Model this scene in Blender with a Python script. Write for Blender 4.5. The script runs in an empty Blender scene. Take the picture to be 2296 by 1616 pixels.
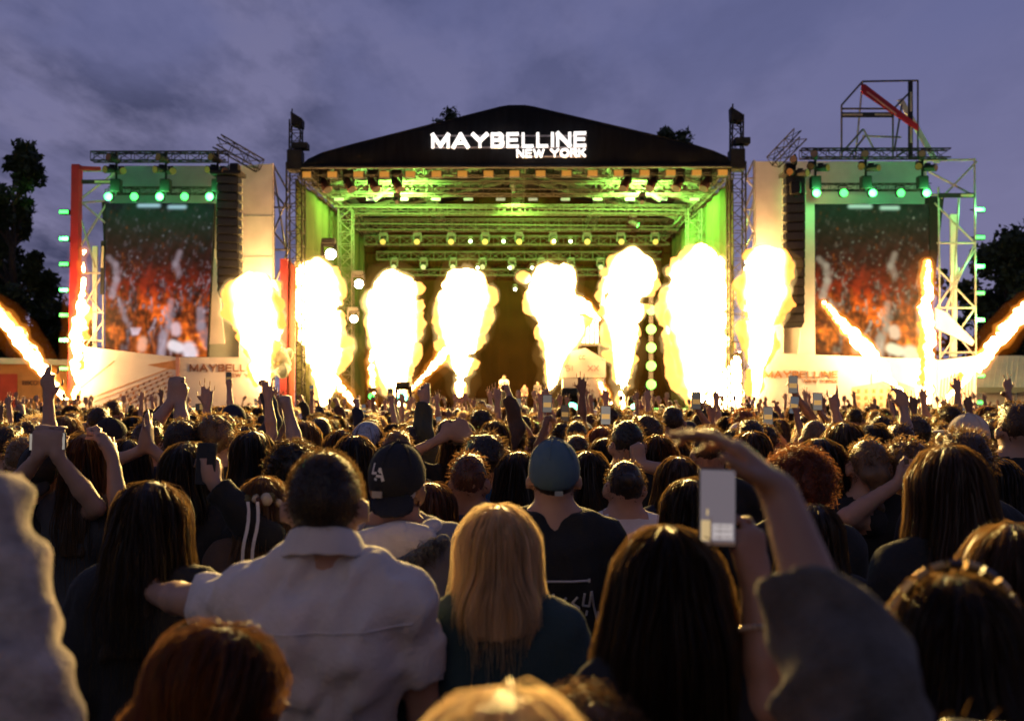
import bpy, bmesh, math, random
import numpy as np
from mathutils import Vector, Matrix

random.seed(7)
RNG = np.random.default_rng(11)
scene = bpy.context.scene
COL = scene.collection

# ------------------------------------------------------------------ camera
CAM_Z = 1.95
FPX, VW, VH, VCX, VHY = 2205.0, 2296.0, 1616.0, 1148.0, 905.0   # focal length and horizon measured on the photograph
cd = bpy.data.cameras.new('camera')
cam = bpy.data.objects.new('camera', cd); COL.objects.link(cam)
cam.location = (0, 0, CAM_Z)
cam.rotation_euler = (math.radians(90), 0, 0)
cd.sensor_width = 36.0
cd.lens = FPX / VW * 36.0
cd.shift_y = (VHY - VH / 2) / VW
cd.clip_start = 0.05
cd.clip_end = 3000
cd.dof.use_dof = True
cd.dof.focus_distance = 5.5
cd.dof.aperture_fstop = 3.0
scene.camera = cam

# ------------------------------------------------------------------ dusk sky
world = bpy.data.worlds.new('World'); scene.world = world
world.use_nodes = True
nt = world.node_tree; N = nt.nodes; L = nt.links
N.clear()
out = N.new('ShaderNodeOutputWorld'); bg = N.new('ShaderNodeBackground')
tc = N.new('ShaderNodeTexCoord'); sep = N.new('ShaderNodeSeparateXYZ')
L.new(tc.outputs['Generated'], sep.inputs[0])
el = N.new('ShaderNodeValToRGB')                       # clear air from the horizon up
el.color_ramp.elements[0].position = 0.0; el.color_ramp.elements[0].color = (0.172, 0.155, 0.232, 1)
el.color_ramp.elements[1].position = 0.75; el.color_ramp.elements[1].color = (0.042, 0.055, 0.15, 1)
e = el.color_ramp.elements.new(0.14); e.color = (0.150, 0.143, 0.252, 1)
e = el.color_ramp.elements.new(0.34); e.color = (0.100, 0.108, 0.225, 1)
L.new(sep.outputs['Z'], el.inputs[0])
addz = N.new('ShaderNodeMath'); addz.operation = 'ADD'; addz.inputs[1].default_value = 0.16
mx = N.new('ShaderNodeMath'); mx.operation = 'MAXIMUM'; mx.inputs[1].default_value = 0.02
L.new(sep.outputs['Z'], mx.inputs[0]); L.new(mx.outputs[0], addz.inputs[0])
dx = N.new('ShaderNodeMath'); dx.operation = 'DIVIDE'; L.new(sep.outputs['X'], dx.inputs[0]); L.new(addz.outputs[0], dx.inputs[1])
dy = N.new('ShaderNodeMath'); dy.operation = 'DIVIDE'; L.new(sep.outputs['Y'], dy.inputs[0]); L.new(addz.outputs[0], dy.inputs[1])
comb = N.new('ShaderNodeCombineXYZ'); L.new(dx.outputs[0], comb.inputs[0]); L.new(dy.outputs[0], comb.inputs[1])
mp = N.new('ShaderNodeMapping'); mp.inputs['Rotation'].default_value = (0, 0, math.radians(28)); mp.inputs['Scale'].default_value = (1.15, 0.55, 1)
L.new(comb.outputs[0], mp.inputs[0])
n1 = N.new('ShaderNodeTexNoise'); n1.inputs['Scale'].default_value = 2.3; n1.inputs['Detail'].default_value = 9; n1.inputs['Roughness'].default_value = 0.56; n1.inputs['Distortion'].default_value = 0.35
L.new(mp.outputs[0], n1.inputs['Vector'])
n2 = N.new('ShaderNodeTexNoise'); n2.inputs['Scale'].default_value = 0.33; n2.inputs['Detail'].default_value = 2
mp2 = N.new('ShaderNodeMapping'); mp2.inputs['Location'].default_value = (5.6, 0.2, 0); L.new(comb.outputs[0], mp2.inputs[0]); L.new(mp2.outputs[0], n2.inputs['Vector'])
r1 = N.new('ShaderNodeValToRGB'); r1.color_ramp.elements[0].position = 0.40; r1.color_ramp.elements[1].position = 0.60
L.new(n1.outputs['Fac'], r1.inputs[0])
r2 = N.new('ShaderNodeMapRange'); r2.inputs['From Min'].default_value = -1.5; r2.inputs['From Max'].default_value = 0.75   # the cloud sheet thins out towards the east
r2.inputs['To Min'].default_value = 1.0; r2.inputs['To Max'].default_value = 0.12
L.new(dx.outputs[0], r2.inputs['Value'])
cm = N.new('ShaderNodeMath'); cm.operation = 'MULTIPLY'; r3 = N.new('ShaderNodeMapRange'); r3.inputs['To Min'].default_value = .28; L.new(r1.outputs[0], r3.inputs['Value']); L.new(r3.outputs[0], cm.inputs[0]); L.new(r2.outputs[0], cm.inputs[1])
ccol = N.new('ShaderNodeValToRGB')                     # cloud undersides, lighter where thin
ccol.color_ramp.elements[0].position = 0.42; ccol.color_ramp.elements[0].color = (0.024, 0.028, 0.062, 1)
ccol.color_ramp.elements[1].position = 0.60; ccol.color_ramp.elements[1].color = (0.145, 0.138, 0.235, 1)
n3 = N.new('ShaderNodeTexNoise'); n3.inputs['Scale'].default_value = 3.2; n3.inputs['Detail'].default_value = 7; n3.inputs['Roughness'].default_value = 0.6
mp3 = N.new('ShaderNodeMapping'); mp3.inputs['Location'].default_value = (3.3, 1.7, 4); mp3.inputs['Rotation'].default_value = (0, 0, math.radians(24)); mp3.inputs['Scale'].default_value = (1, .55, 1)
L.new(comb.outputs[0], mp3.inputs[0]); L.new(mp3.outputs[0], n3.inputs['Vector']); L.new(n3.outputs['Fac'], ccol.inputs[0])
mix = N.new('ShaderNodeMixRGB'); L.new(cm.outputs[0], mix.inputs[0]); L.new(el.outputs[0], mix.inputs[1]); L.new(ccol.outputs[0], mix.inputs[2])
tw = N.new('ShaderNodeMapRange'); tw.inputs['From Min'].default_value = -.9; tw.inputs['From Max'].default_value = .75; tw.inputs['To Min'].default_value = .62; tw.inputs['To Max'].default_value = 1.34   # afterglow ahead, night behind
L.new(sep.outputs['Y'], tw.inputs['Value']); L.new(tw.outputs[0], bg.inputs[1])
L.new(mix.outputs[0], bg.inputs[0])
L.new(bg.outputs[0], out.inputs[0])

# the last of the daylight, soft, from behind the photographer
sd = bpy.data.lights.new('sun', 'SUN'); sd.energy = 0.13; sd.angle = math.radians(40); sd.color = (1.0, 0.9, 0.86)
sun = bpy.data.objects.new('sun', sd); COL.objects.link(sun); sun.rotation_euler = (math.radians(52), 0, math.radians(-20))

vs = scene.view_settings
vs.view_transform = 'Standard'; vs.look = 'None'; vs.exposure = 0.0; vs.gamma = 1.0; vs.use_curve_mapping = False
scene.render.engine = 'CYCLES'
cy = scene.cycles
cy.use_denoising = True
try: cy.denoiser = 'OPENIMAGEDENOISE'
except Exception: pass
cy.max_bounces = 5; cy.diffuse_bounces = 2; cy.glossy_bounces = 2; cy.transmission_bounces = 3; cy.volume_bounces = 0; cy.transparent_max_bounces = 6
cy.sample_clamp_indirect = 3.0; cy.sample_clamp_direct = 0.0
cy.use_light_tree = True
cy.caustics_reflective = False; cy.caustics_refractive = False
cy.volume_step_rate = 4.0

# ------------------------------------------------------------------ helpers
def P(x, y, d):
    """point of the photograph (in a 2296 x 1616 view of it) at the distance d in metres"""
    return Vector(((x - VCX) / FPX * d, d, CAM_Z + (VHY - y) / FPX * d))

ORD = 'first second third fourth fifth sixth seventh eighth ninth tenth eleventh twelfth thirteenth fourteenth fifteenth sixteenth seventeenth eighteenth'.split()
MATS = {}
def mat(name, base=(.5, .5, .5), rough=.6, metal=0., var=.12, scale=9., bump=0., emit=None, es=0., translucent=0., sheen=0., stretch=(1, 1, 1), spec=None, bscale=None, tcol=None):
    if name in MATS: return MATS[name]
    m = bpy.data.materials.new(name); m.use_nodes = True; MATS[name] = m
    t = m.node_tree; nn = t.nodes; ll = t.links
    b = nn['Principled BSDF']; o = nn['Material Output']
    b.inputs['Roughness'].default_value = rough; b.inputs['Metallic'].default_value = metal
    if spec is not None: b.inputs['Specular IOR Level'].default_value = spec
    c = nn.new('ShaderNodeTexCoord'); mpn = nn.new('ShaderNodeMapping'); mpn.inputs['Scale'].default_value = stretch
    ll.new(c.outputs['Object'], mpn.inputs[0])
    ns = nn.new('ShaderNodeTexNoise'); ns.inputs['Scale'].default_value = scale; ns.inputs['Detail'].default_value = 5
    ll.new(mpn.outputs[0], ns.inputs['Vector'])
    rp = nn.new('ShaderNodeValToRGB')
    rp.color_ramp.elements[0].position = .3; rp.color_ramp.elements[1].position = .72
    rp.color_ramp.elements[0].color = tuple(max(0, v * (1 - var)) for v in base) + (1,)
    rp.color_ramp.elements[1].color = tuple(min(1, v * (1 + var)) for v in base) + (1,)
    ll.new(ns.outputs['Fac'], rp.inputs[0]); ll.new(rp.outputs[0], b.inputs['Base Color'])
    if bump:
        n2_ = nn.new('ShaderNodeTexNoise'); n2_.inputs['Scale'].default_value = bscale or scale * 5; n2_.inputs['Detail'].default_value = 4
        ll.new(mpn.outputs[0], n2_.inputs['Vector'])
        bp = nn.new('ShaderNodeBump'); bp.inputs['Strength'].default_value = bump; bp.inputs['Distance'].default_value = .02
        ll.new(n2_.outputs['Fac'], bp.inputs['Height']); ll.new(bp.outputs[0], b.inputs['Normal'])
    if sheen:
        b.inputs['Sheen Weight'].default_value = sheen; b.inputs['Sheen Roughness'].default_value = .4
        b.inputs['Sheen Tint'].default_value = tuple(min(1, .35 + v) for v in base) + (1,)
    if emit is not None:
        b.inputs['Emission Color'].default_value = tuple(emit) + (1,); b.inputs['Emission Strength'].default_value = es
    if translucent:
        tr = nn.new('ShaderNodeBsdfTranslucent')
        if tcol is None: ll.new(rp.outputs[0], tr.inputs[0])
        else: tr.inputs[0].default_value = tuple(tcol) + (1,)
        ms = nn.new('ShaderNodeMixShader'); ms.inputs[0].default_value = translucent
        ll.new(b.outputs[0], ms.inputs[1]); ll.new(tr.outputs[0], ms.inputs[2]); ll.new(ms.outputs[0], o.inputs[0])
    return m

def link(o, parent=None):
    COL.objects.link(o)
    if parent is not None: o.parent = parent
    return o
def tag(o, label=None, cat=None, group=None, kind=None):
    if label: o['label'] = label
    if cat: o['category'] = cat
    if group: o['group'] = group
    if kind: o['kind'] = kind
    return o
def empty(name, loc=(0, 0, 0), rz=0., label=None, cat=None, group=None):
    o = bpy.data.objects.new(name, None); o.empty_display_size = .2
    o.location = loc; o.rotation_euler = (0, 0, rz); COL.objects.link(o)
    return tag(o, label, cat, group)
def mesh_np(name, V, F, smooth=True):
    """V (n,3) and F (m,4) or (m,3)"""
    me = bpy.data.meshes.new(name)
    V = np.asarray(V, np.float32); F = np.asarray(F, np.int32)
    me.vertices.add(len(V)); me.vertices.foreach_set('co', V.ravel())
    m, k = F.shape
    me.loops.add(m * k); me.loops.foreach_set('vertex_index', F.ravel())
    me.polygons.add(m); me.polygons.foreach_set('loop_start', np.arange(m, dtype=np.int32) * k)
    try: me.polygons.foreach_set('loop_total', np.full(m, k, np.int32))
    except Exception: pass
    me.polygons.foreach_set('use_smooth', np.full(m, smooth, bool))
    me.update(calc_edges=True)
    return me
def obj(name, me, m=None, parent=None, loc=None):
    o = bpy.data.objects.new(name, me)
    if m is not None:
        for mm in (m if isinstance(m, (list, tuple)) else [m]): me.materials.append(mm)
    link(o, parent)
    if loc is not None: o.location = loc
    return o

class MB:
    """collects boxes, pipes and plates in one mesh"""
    def __init__(s): s.v = []; s.f = []
    def poly(s, pts, faces):
        b = len(s.v); s.v += [tuple(p) for p in pts]; s.f += [tuple(b + i for i in f) for f in faces]; return s
    def box(s, c, half, R=None):
        c = Vector(c); pts = []
        for sx in (-1, 1):
            for sy in (-1, 1):
                for sz in (-1, 1):
                    q = Vector((sx * half[0], sy * half[1], sz * half[2]))
                    pts.append(c + (R @ q if R is not None else q))
        return s.poly(pts, [(0, 1, 3, 2), (4, 6, 7, 5), (0, 4, 5, 1), (2, 3, 7, 6), (0, 2, 6, 4), (1, 5, 7, 3)])
    def pipe(s, a, b, r, n=6, r2=None):
        a = Vector(a); b = Vector(b); w = (b - a)
        if w.length < 1e-6: return s
        w.normalize(); u = w.orthogonal().normalized(); v = w.cross(u); r2 = r if r2 is None else r2
        pts = [a + (u * math.cos(t) + v * math.sin(t)) * r for t in [2 * math.pi * i / n for i in range(n)]]
        pts += [b + (u * math.cos(t) + v * math.sin(t)) * r2 for t in [2 * math.pi * i / n for i in range(n)]]
        fs = [(i, (i + 1) % n, n + (i + 1) % n, n + i) for i in range(n)] + [tuple(range(n - 1, -1, -1)), tuple(range(n, 2 * n))]
        return s.poly(pts, fs)
    def plate(s, pts, back):
        """outline pts, thickened by the vector back"""
        n = len(pts); pts = [Vector(p) for p in pts]; back = Vector(back)
        q = pts + [p + back for p in pts]
        return s.poly(q, [tuple(range(n)), tuple(range(2 * n - 1, n - 1, -1))] + [(i, n + i, n + (i + 1) % n, (i + 1) % n) for i in range(n)])
    def build(s, name, m=None, parent=None, smooth=False, bevel=0.):
        me = bpy.data.meshes.new(name); me.from_pydata(s.v, [], s.f); me.update()
        bm = bmesh.new(); bm.from_mesh(me); bmesh.ops.recalc_face_normals(bm, faces=bm.faces)
        if bevel: bmesh.ops.bevel(bm, geom=list(bm.edges), offset=bevel, segments=1, affect='EDGES', clamp_overlap=True)
        bm.to_mesh(me); bm.free()
        if smooth:
            for p in me.polygons: p.use_smooth = True
        return obj(name, me, m, parent)
def vquad(x0, y0, x1, y1, d): return [P(x0, y0, d), P(x1, y0, d), P(x1, y1, d), P(x0, y1, d)]

# ------------------------------------------------------------------ distance fields and their surfaces
class Op:
    __slots__ = ('f', 'lo', 'hi', 'mode', 'k')
    def __init__(s, f, lo, hi, mode='u', k=.02): s.f = f; s.lo = np.asarray(lo, float); s.hi = np.asarray(hi, float); s.mode = mode; s.k = k
A3 = lambda p: np.array((p[0], p[1], p[2]), float)
def cap(a, b, r0, r1=None, k=.02, mode='u', flat=None):
    a = A3(a); b = A3(b); r1 = r0 if r1 is None else r1; ba = b - a; bb = max(1e-9, float(ba @ ba)); R = max(r0, r1)
    sy = 1. if flat is None else 1. / flat
    def f(X, Y, Z):
        x = X - a[0]; y = Y - a[1]; z = Z - a[2]
        t = np.clip((x * ba[0] + y * ba[1] + z * ba[2]) / bb, 0, 1)
        return np.sqrt((x - t * ba[0]) ** 2 + ((y - t * ba[1]) * sy) ** 2 + (z - t * ba[2]) ** 2) - (r0 + (r1 - r0) * t)
    return Op(f, np.minimum(a, b) - R, np.maximum(a, b) + R, mode, k)
def ell(c, r, R=None, k=.02, mode='u'):
    c = A3(c); r = A3(r); M = np.eye(3) if R is None else np.array(R, float)
    def f(X, Y, Z):
        x = X - c[0]; y = Y - c[1]; z = Z - c[2]
        q = [M[0, i] * x + M[1, i] * y + M[2, i] * z for i in range(3)]
        k0 = np.sqrt((q[0] / r[0]) ** 2 + (q[1] / r[1]) ** 2 + (q[2] / r[2]) ** 2)
        k1 = np.sqrt((q[0] / r[0] ** 2) ** 2 + (q[1] / r[1] ** 2) ** 2 + (q[2] / r[2] ** 2) ** 2) + 1e-9
        return k0 * (k0 - 1) / k1
    m = r.max() if R is not None else r
    return Op(f, c - m, c + m, mode, k)
def cutp(p, n, k=.0):
    """keeps what lies behind the plane at p with the normal n"""
    p = A3(p); n = A3(n); n = n / np.linalg.norm(n)
    return Op(lambda X, Y, Z: (X - p[0]) * n[0] + (Y - p[1]) * n[1] + (Z - p[2]) * n[2], (-9, -9, -9), (9, 9, 9), 'c', k)
def cutend(o, p, n):
    """one shape with a flat end"""
    p = A3(p); n = A3(n); n = n / np.linalg.norm(n); g = o.f
    return Op(lambda X, Y, Z: np.maximum(g(X, Y, Z), (X - p[0]) * n[0] + (Y - p[1]) * n[1] + (Z - p[2]) * n[2]), o.lo, o.hi, o.mode, o.k)
def smin(a, b, k):
    if k <= 0: return np.minimum(a, b)
    h = np.maximum(k - np.abs(a - b), 0) / k
    return np.minimum(a, b) - h * h * k * .25
def evalp(ops, X, Y, Z):
    F = np.full(np.broadcast(X, Y, Z).shape, 9.)
    for o in ops:
        v = o.f(X, Y, Z)
        F = smin(F, v, o.k) if o.mode == 'u' else np.maximum(F, v) if o.mode == 'c' else np.maximum(F, -v)
    return F
class Grid:
    def __init__(s, opsets, h, pad=3, zc=None):
        u = [o for ops in opsets for o in ops if o.mode == 'u']
        lo = np.min([o.lo for o in u], 0) - pad * h; hi = np.max([o.hi for o in u], 0) + pad * h
        s.h = h; s.lo = lo; s.n = np.ceil((hi - lo) / h).astype(int) + 1
        s.ax = [lo[i] + h * np.arange(s.n[i]) for i in range(3)]
        if zc is not None and zc > lo[2] + 6 * h:             # coarser layers below zc
            nb = int((zc - lo[2]) / (3.2 * h)); lower = np.linspace(lo[2], zc, nb, endpoint=False); upper = np.arange(zc, hi[2] + h, h)
            s.ax[2] = np.concatenate([lower, upper]); s.n[2] = len(s.ax[2])
    def og(s, a=None, b=None):
        a = (0, 0, 0) if a is None else a; b = s.n if b is None else b
        return s.ax[0][a[0]:b[0]][:, None, None], s.ax[1][a[1]:b[1]][None, :, None], s.ax[2][a[2]:b[2]][None, None, :]
    def field(s, ops, disp=None):
        F = np.full(s.n, .5, np.float32)
        for o in ops:
            if o.mode == 'u':
                p = o.k + 3 * s.h
                a = np.array([max(0, np.searchsorted(s.ax[i], o.lo[i] - p) - 1) for i in range(3)]); b = np.array([min(s.n[i], np.searchsorted(s.ax[i], o.hi[i] + p) + 2) for i in range(3)])
                sl = tuple(slice(a[i], b[i]) for i in range(3))
                F[sl] = smin(F[sl], o.f(*s.og(a, b)), o.k)
            elif o.mode == 'c': F = np.maximum(F, o.f(*s.og()))
            else:
                p = 3 * s.h
                a = np.array([max(0, np.searchsorted(s.ax[i], o.lo[i] - p) - 1) for i in range(3)]); b = np.array([min(s.n[i], np.searchsorted(s.ax[i], o.hi[i] + p) + 2) for i in range(3)])
                sl = tuple(slice(a[i], b[i]) for i in range(3))
                if F[sl].size: F[sl] = np.maximum(F[sl], -o.f(*s.og(a, b)))
        if disp is not None: F = F + disp(*s.og())
        return F.astype(np.float32)
    def mesh(s, F):
        S = F < 0
        c = np.zeros([n - 1 for n in S.shape], np.uint8)
        for i in (0, 1):
            for j in (0, 1):
                for k in (0, 1): c += S[i:S.shape[0] - 1 + i, j:S.shape[1] - 1 + j, k:S.shape[2] - 1 + k]
        I, J, K = np.nonzero((c > 0) & (c < 8))
        idx = np.full(c.shape, -1, np.int32); idx[I, J, K] = np.arange(len(I))
        acc = np.zeros((len(I), 3)); cnt = np.zeros(len(I))
        cor = [(i, j, k) for i in (0, 1) for j in (0, 1) for k in (0, 1)]
        val = {q: F[I + q[0], J + q[1], K + q[2]] for q in cor}
        for a in cor:
            for ax in range(3):
                if a[ax]: continue
                b = list(a); b[ax] = 1; b = tuple(b)
                fa, fb = val[a], val[b]; m = (fa < 0) != (fb < 0)
                t = fa[m] / (fa[m] - fb[m])
                for q in range(3): acc[m, q] += a[q]
                acc[m, ax] += t; cnt[m] += 1
        V = np.stack([I, J, K], 1) + acc / np.maximum(cnt, 1)[:, None]
        V = np.stack([np.interp(V[:, i], np.arange(s.n[i]), s.ax[i]) for i in range(3)], 1)
        fs = []
        for ax in range(3):
            o1, o2 = [(1, 2), (2, 0), (0, 1)][ax]
            sl0 = [slice(None)] * 3; sl1 = [slice(None)] * 3; sl0[ax] = slice(0, -1); sl1[ax] = slice(1, None)
            s0 = S[tuple(sl0)]; d = s0 != S[tuple(sl1)]
            e = np.stack(np.nonzero(d), 1)
            e = e[(e[:, o1] > 0) & (e[:, o2] > 0) & (e[:, o1] < c.shape[o1]) & (e[:, o2] < c.shape[o2])]
            if not len(e): continue
            u = np.zeros(3, int); u[o1] = 1; w = np.zeros(3, int); w[o2] = 1
            q = [idx[tuple((e - u - w).T)], idx[tuple((e - w).T)], idx[tuple(e.T)], idx[tuple((e - u).T)]]
            q = np.stack(q, 1); flip = ~s0[tuple(e.T)]
            q[flip] = q[flip][:, ::-1]
            fs.append(q)
        Fq = np.concatenate(fs) if fs else np.zeros((0, 4), np.int32)
        Fq = Fq[(Fq >= 0).all(1)]
        return V, Fq
def waves(seed, amp, freq, n=4, aniso=(1, 1, 1)):
    """soft irregular folds"""
    r = np.random.default_rng(seed)
    D = r.normal(size=(n, 3)) * np.array(aniso); D /= np.linalg.norm(D, axis=1)[:, None]
    fr = freq * r.uniform(.6, 1.7, n); ph = r.uniform(0, 6.28, n); ph2 = r.uniform(0, 6.28, n)
    def f(X, Y, Z):
        o = 0
        for i in range(n):
            o = o + np.sin((X * D[i, 0] + Y * D[i, 1] + Z * D[i, 2]) * fr[i] + ph[i] + 1.3 * np.sin((X * D[i, 1] + Z * D[i, 0]) * fr[i] * .6 + ph2[i]))
        return (o * amp / n ** .5).astype(np.float32)
    return f
def blob(name, ops, h, m, parent=None, disp=None):
    g = Grid([ops], h); V, F = g.mesh(g.field(ops, disp))
    return obj(name, mesh_np(name, V, F), m, parent)

# ------------------------------------------------------------------ lettering
def arc(cx, cy, rx, ry, a0, a1, n=9): return [(cx + rx * math.cos(math.radians(a0 + (a1 - a0) * i / n)), cy + ry * math.sin(math.radians(a0 + (a1 - a0) * i / n))) for i in range(n + 1)]
GL = dict(M=(.92, [[(0, 0), (0, 1)], [(.92, 0), (.92, 1)], [(0, 1), (.46, .12), (.92, 1)]]), A=(.86, [[(0, 0), (.43, 1), (.86, 0)], [(.17, .32), (.69, .32)]]), Y=(.82, [[(0, 1), (.41, .46), (.82, 1)], [(.41, .46), (.41, 0)]]),
          B=(.62, [[(0, 0), (0, 1)], [(0, 1), (.36, 1)] + arc(.36, .76, .22, .24, 90, -90) + [(0, .52)], [(.36, .52)] + arc(.38, .26, .24, .26, 90, -90) + [(0, 0)]]), E=(.60, [[(.60, 0), (0, 0), (0, 1), (.60, 1)], [(0, .51), (.54, .51)]]), L=(.56, [[(0, 1), (0, 0), (.56, 0)]]), I=(.0, [[(0, 0), (0, 1)]]),
          N=(.72, [[(0, 0), (0, 1), (.72, 0), (.72, 1)]]), W=(1.12, [[(0, 1), (.28, 0), (.56, .9), (.84, 0), (1.12, 1)]]), O=(.86, [arc(.43, .5, .43, .5, 90, 450, 20)]), R=(.64, [[(0, 0), (0, 1), (.38, 1)] + arc(.38, .74, .24, .26, 90, -90) + [(0, .48)], [(.34, .48), (.66, 0)]]), K=(.64, [[(0, 0), (0, 1)], [(.62, 1), (.03, .42)], [(.22, .58), (.66, 0)]]),
          S=(.58, [arc(.29, .74, .27, .26, 40, 250, 10) + arc(.29, .26, .29, .26, 80, -140, 10)]), X=(.74, [[(0, 0), (.74, 1)], [(0, 1), (.74, 0)]]), C=(.74, [arc(.43, .5, .43, .5, 45, 315, 14)]), H=(.68, [[(0, 0), (0, 1)], [(.68, 0), (.68, 1)], [(0, .52), (.68, .52)]]), U=(.68, [[(0, 1), (0, .3)] + arc(.34, .3, .34, .3, 180, 360, 8) + [(.68, 1)]]), D=(.7, [[(0, 0), (0, 1), (.3, 1)] + arc(.3, .5, .4, .5, 90, -90, 10) + [(0, 0)]]))
GL['-'] = (.4, [[(0, .5), (.4, .5)]]); GL[','] = (.05, [[(.05, .05), (0, -.15)]])
def lettering(text, origin, right, up, height, width, m, parent, bold=.16, depth=.06, gap=.30, fn=None):
    """each letter a mesh of its own made of flat strokes, fitted to width x height; fn bends a point onto a surface"""
    right = Vector(right).normalized(); up = Vector(up).normalized(); nrm = right.cross(up); text = text.upper()
    tot = sum(GL[c][0] if c != ' ' else .25 for c in text) + gap * (len(text) - 1) + bold; sx = width / tot; sy = height * (1 - bold) ; x = bold / 2; res = []; t = bold / 2 * height
    tx = min(t * 1.0, bold / 2 * sx * 1.25)
    for ci, c in enumerate(text):
        if c == ' ': x += .25 + gap; continue
        mb = MB(); q_ = 0
        for st in GL[c][1]:
            P2 = [Vector(((x + a) * sx, t + b * sy, 0)) for a, b in st]
            for a, b in zip(P2[:-1], P2[1:]):
                d = (b - a); ln = d.length
                if ln < 1e-6: continue
                d /= ln; n = Vector((-d.y, d.x, 0)); w = abs(n.x) * tx + abs(n.y) * t; a2 = a - d * w * .75; b2 = b + d * w * .75; z = .0006 * q_; q_ += 1
                pts = [a2 + n * w, a2 - n * w, b2 - n * w, b2 + n * w]; out_ = []
                for zz in (depth / 2 + z, -depth / 2):
                    for p in pts:
                        w3 = Vector(origin) + right * p.x + up * p.y + nrm * zz; out_.append(fn(w3) if fn else w3)
                mb.poly(out_, [(0, 1, 2, 3), (7, 6, 5, 4), (0, 4, 5, 1), (1, 5, 6, 2), (2, 6, 7, 3), (3, 7, 4, 0)])
        res.append(mb.build('letter', m, parent)); x += GL[c][0] + gap
    return res
# ================================================================== ground, trees, tents
gm = mat('trampled_grass', (.045, .05, .025), .95, var=.4, scale=1.5, bump=.6)
me = mesh_np('ground', [(-900, -40, 0), (900, -40, 0), (900, 1200, 0), (-900, 1200, 0)], [(0, 1, 2, 3)], False)
tag(obj('ground', me, gm), 'trampled dark grass field under the crowd', kind='structure')

def leaf_cloud(cent, rad, n, size, seed):
    r = np.random.default_rng(seed)
    cent = np.asarray(cent); rad = np.asarray(rad); i = r.integers(0, len(cent), n)
    v = r.normal(size=(n, 3)); v /= np.linalg.norm(v, axis=1)[:, None]
    p = cent[i] + v * (rad[i] * r.uniform(.45, 1.05, n))[:, None]
    a = r.normal(size=(n, 3)); a /= np.linalg.norm(a, axis=1)[:, None]
    b = np.cross(a, r.normal(size=(n, 3))); b /= np.linalg.norm(b, axis=1)[:, None] + 1e-9
    s = size * r.uniform(.6, 1.4, n)[:, None]
    V = np.stack([p - a * s, p + b * s * .45, p + a * s, p - b * s * .45], 1).reshape(-1, 3)
    return V, np.arange(4 * n).reshape(-1, 4)
bark = mat('bark', (.05, .038, .028), .95, var=.4, scale=6, bump=.7)
leafm = [mat('leaves_a', (.035, .055, .022), .6, var=.5, scale=1.2, translucent=.25), mat('leaves_b', (.045, .07, .03), .6, var=.5, scale=1.2, translucent=.25)]
def tree(base, h, w, label, seed, crown0=.2, n=7500, leaf=.16, lm=0, narrow=1., cat='tree'):
    r = np.random.default_rng(seed)
    t = empty('tree', base, 0, label, cat, 'dark trees behind the stage')
    mb = MB(); prev = Vector((0, 0, 0)); R0 = .028 * h
    trunk_pts = [prev]
    for i in range(1, 7):
        q = Vector((r.normal() * .03 * w, r.normal() * .03 * w, h * .9 * i / 6)); mb.pipe(prev, q, R0 * (1 - (i - 1) / 6.6), 8, R0 * (1 - i / 6.6)); prev = q; trunk_pts.append(q)
    cents, rads = [], []
    nl = 26
    for i in range(nl):
        f = crown0 + (1 - crown0) * (i + r.uniform(0, .8)) / nl
        z = h * f * .93; k = min(5, int(f * .9 * 6)); s = trunk_pts[k].lerp(trunk_pts[k + 1], .3)
        prof = max(.18, math.sin(math.pi * min(.98, (f - crown0 * .6) / (1.06 - crown0 * .6))) ** .7)
        a = r.uniform(0, 6.28); L_ = w * .5 * prof * r.uniform(.55, 1.05)
        e = Vector((math.cos(a) * L_, math.sin(a) * L_, z + .06 * h * r.uniform(-.2, .8)))
        mb.pipe(s, s.lerp(e, .55) + Vector((0, 0, -.02 * h)), R0 * .35, 5, R0 * .2); mb.pipe(s.lerp(e, .55) + Vector((0, 0, -.02 * h)), e, R0 * .2, 5, R0 * .06)
        for j in range(3):
            cents.append((e.x + r.normal() * w * .07, e.y + r.normal() * w * .07, e.z + r.normal() * h * .03)); rads.append(w * r.uniform(.07, .16))
        cents.append(tuple(s.lerp(e, .6))); rads.append(w * .11)
    cents.append((prev.x, prev.y, h * .93)); rads.append(w * .1)
    mb.build('trunk', bark, t)
    V, F = leaf_cloud(cents, rads, n, leaf, seed + 5)
    obj('crown', mesh_np('crown', V, F, False), leafm[lm], t)
    return t
def at(x, d): return ((x - VCX) / FPX * d, d, 0)
tree(at(28, 62), 18.3, 5.6, 'tallest dark tree, narrow crown, beside the left screen', 1, .1, 12000, .26)
tree(at(-30, 66), 14.5, 6.5, 'dark broad tree cut off by the left edge, beside the tallest tree', 2, .1, 7200, .26)
tree(at(92, 70), 10.2, 5.0, 'low dark tree between the tallest tree and the left scaffold', 3, .05, 7200, .26)
tree(at(140, 74), 9.6, 5.0, 'low dark tree right behind the red scaffold column', 4, .05, 6500, .26)
tree(at(1000, 88), 28.0, 6.0, 'treetop peeking over the stage roof above the first letters', 5, .35, 9000, .28)
tree(at(1525, 84), 25.6, 6.2, 'treetop peeking over the stage roof towards the crane tower', 6, .35, 9000, .28)
tree(at(2262, 66), 13.9, 7.4, 'green-lit bushy tree beside the right column of lamps', 7, .08, 11000, .26, 1)
tree(at(2330, 64), 15.0, 7.0, 'dark leafy tree cut off by the right edge above the tent', 8, .08, 8000, .26, 1)
tree(at(2205, 74), 10.5, 5.6, 'lower tree behind the right scaffold pipes', 9, .05, 7200, .26, 1)

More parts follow.
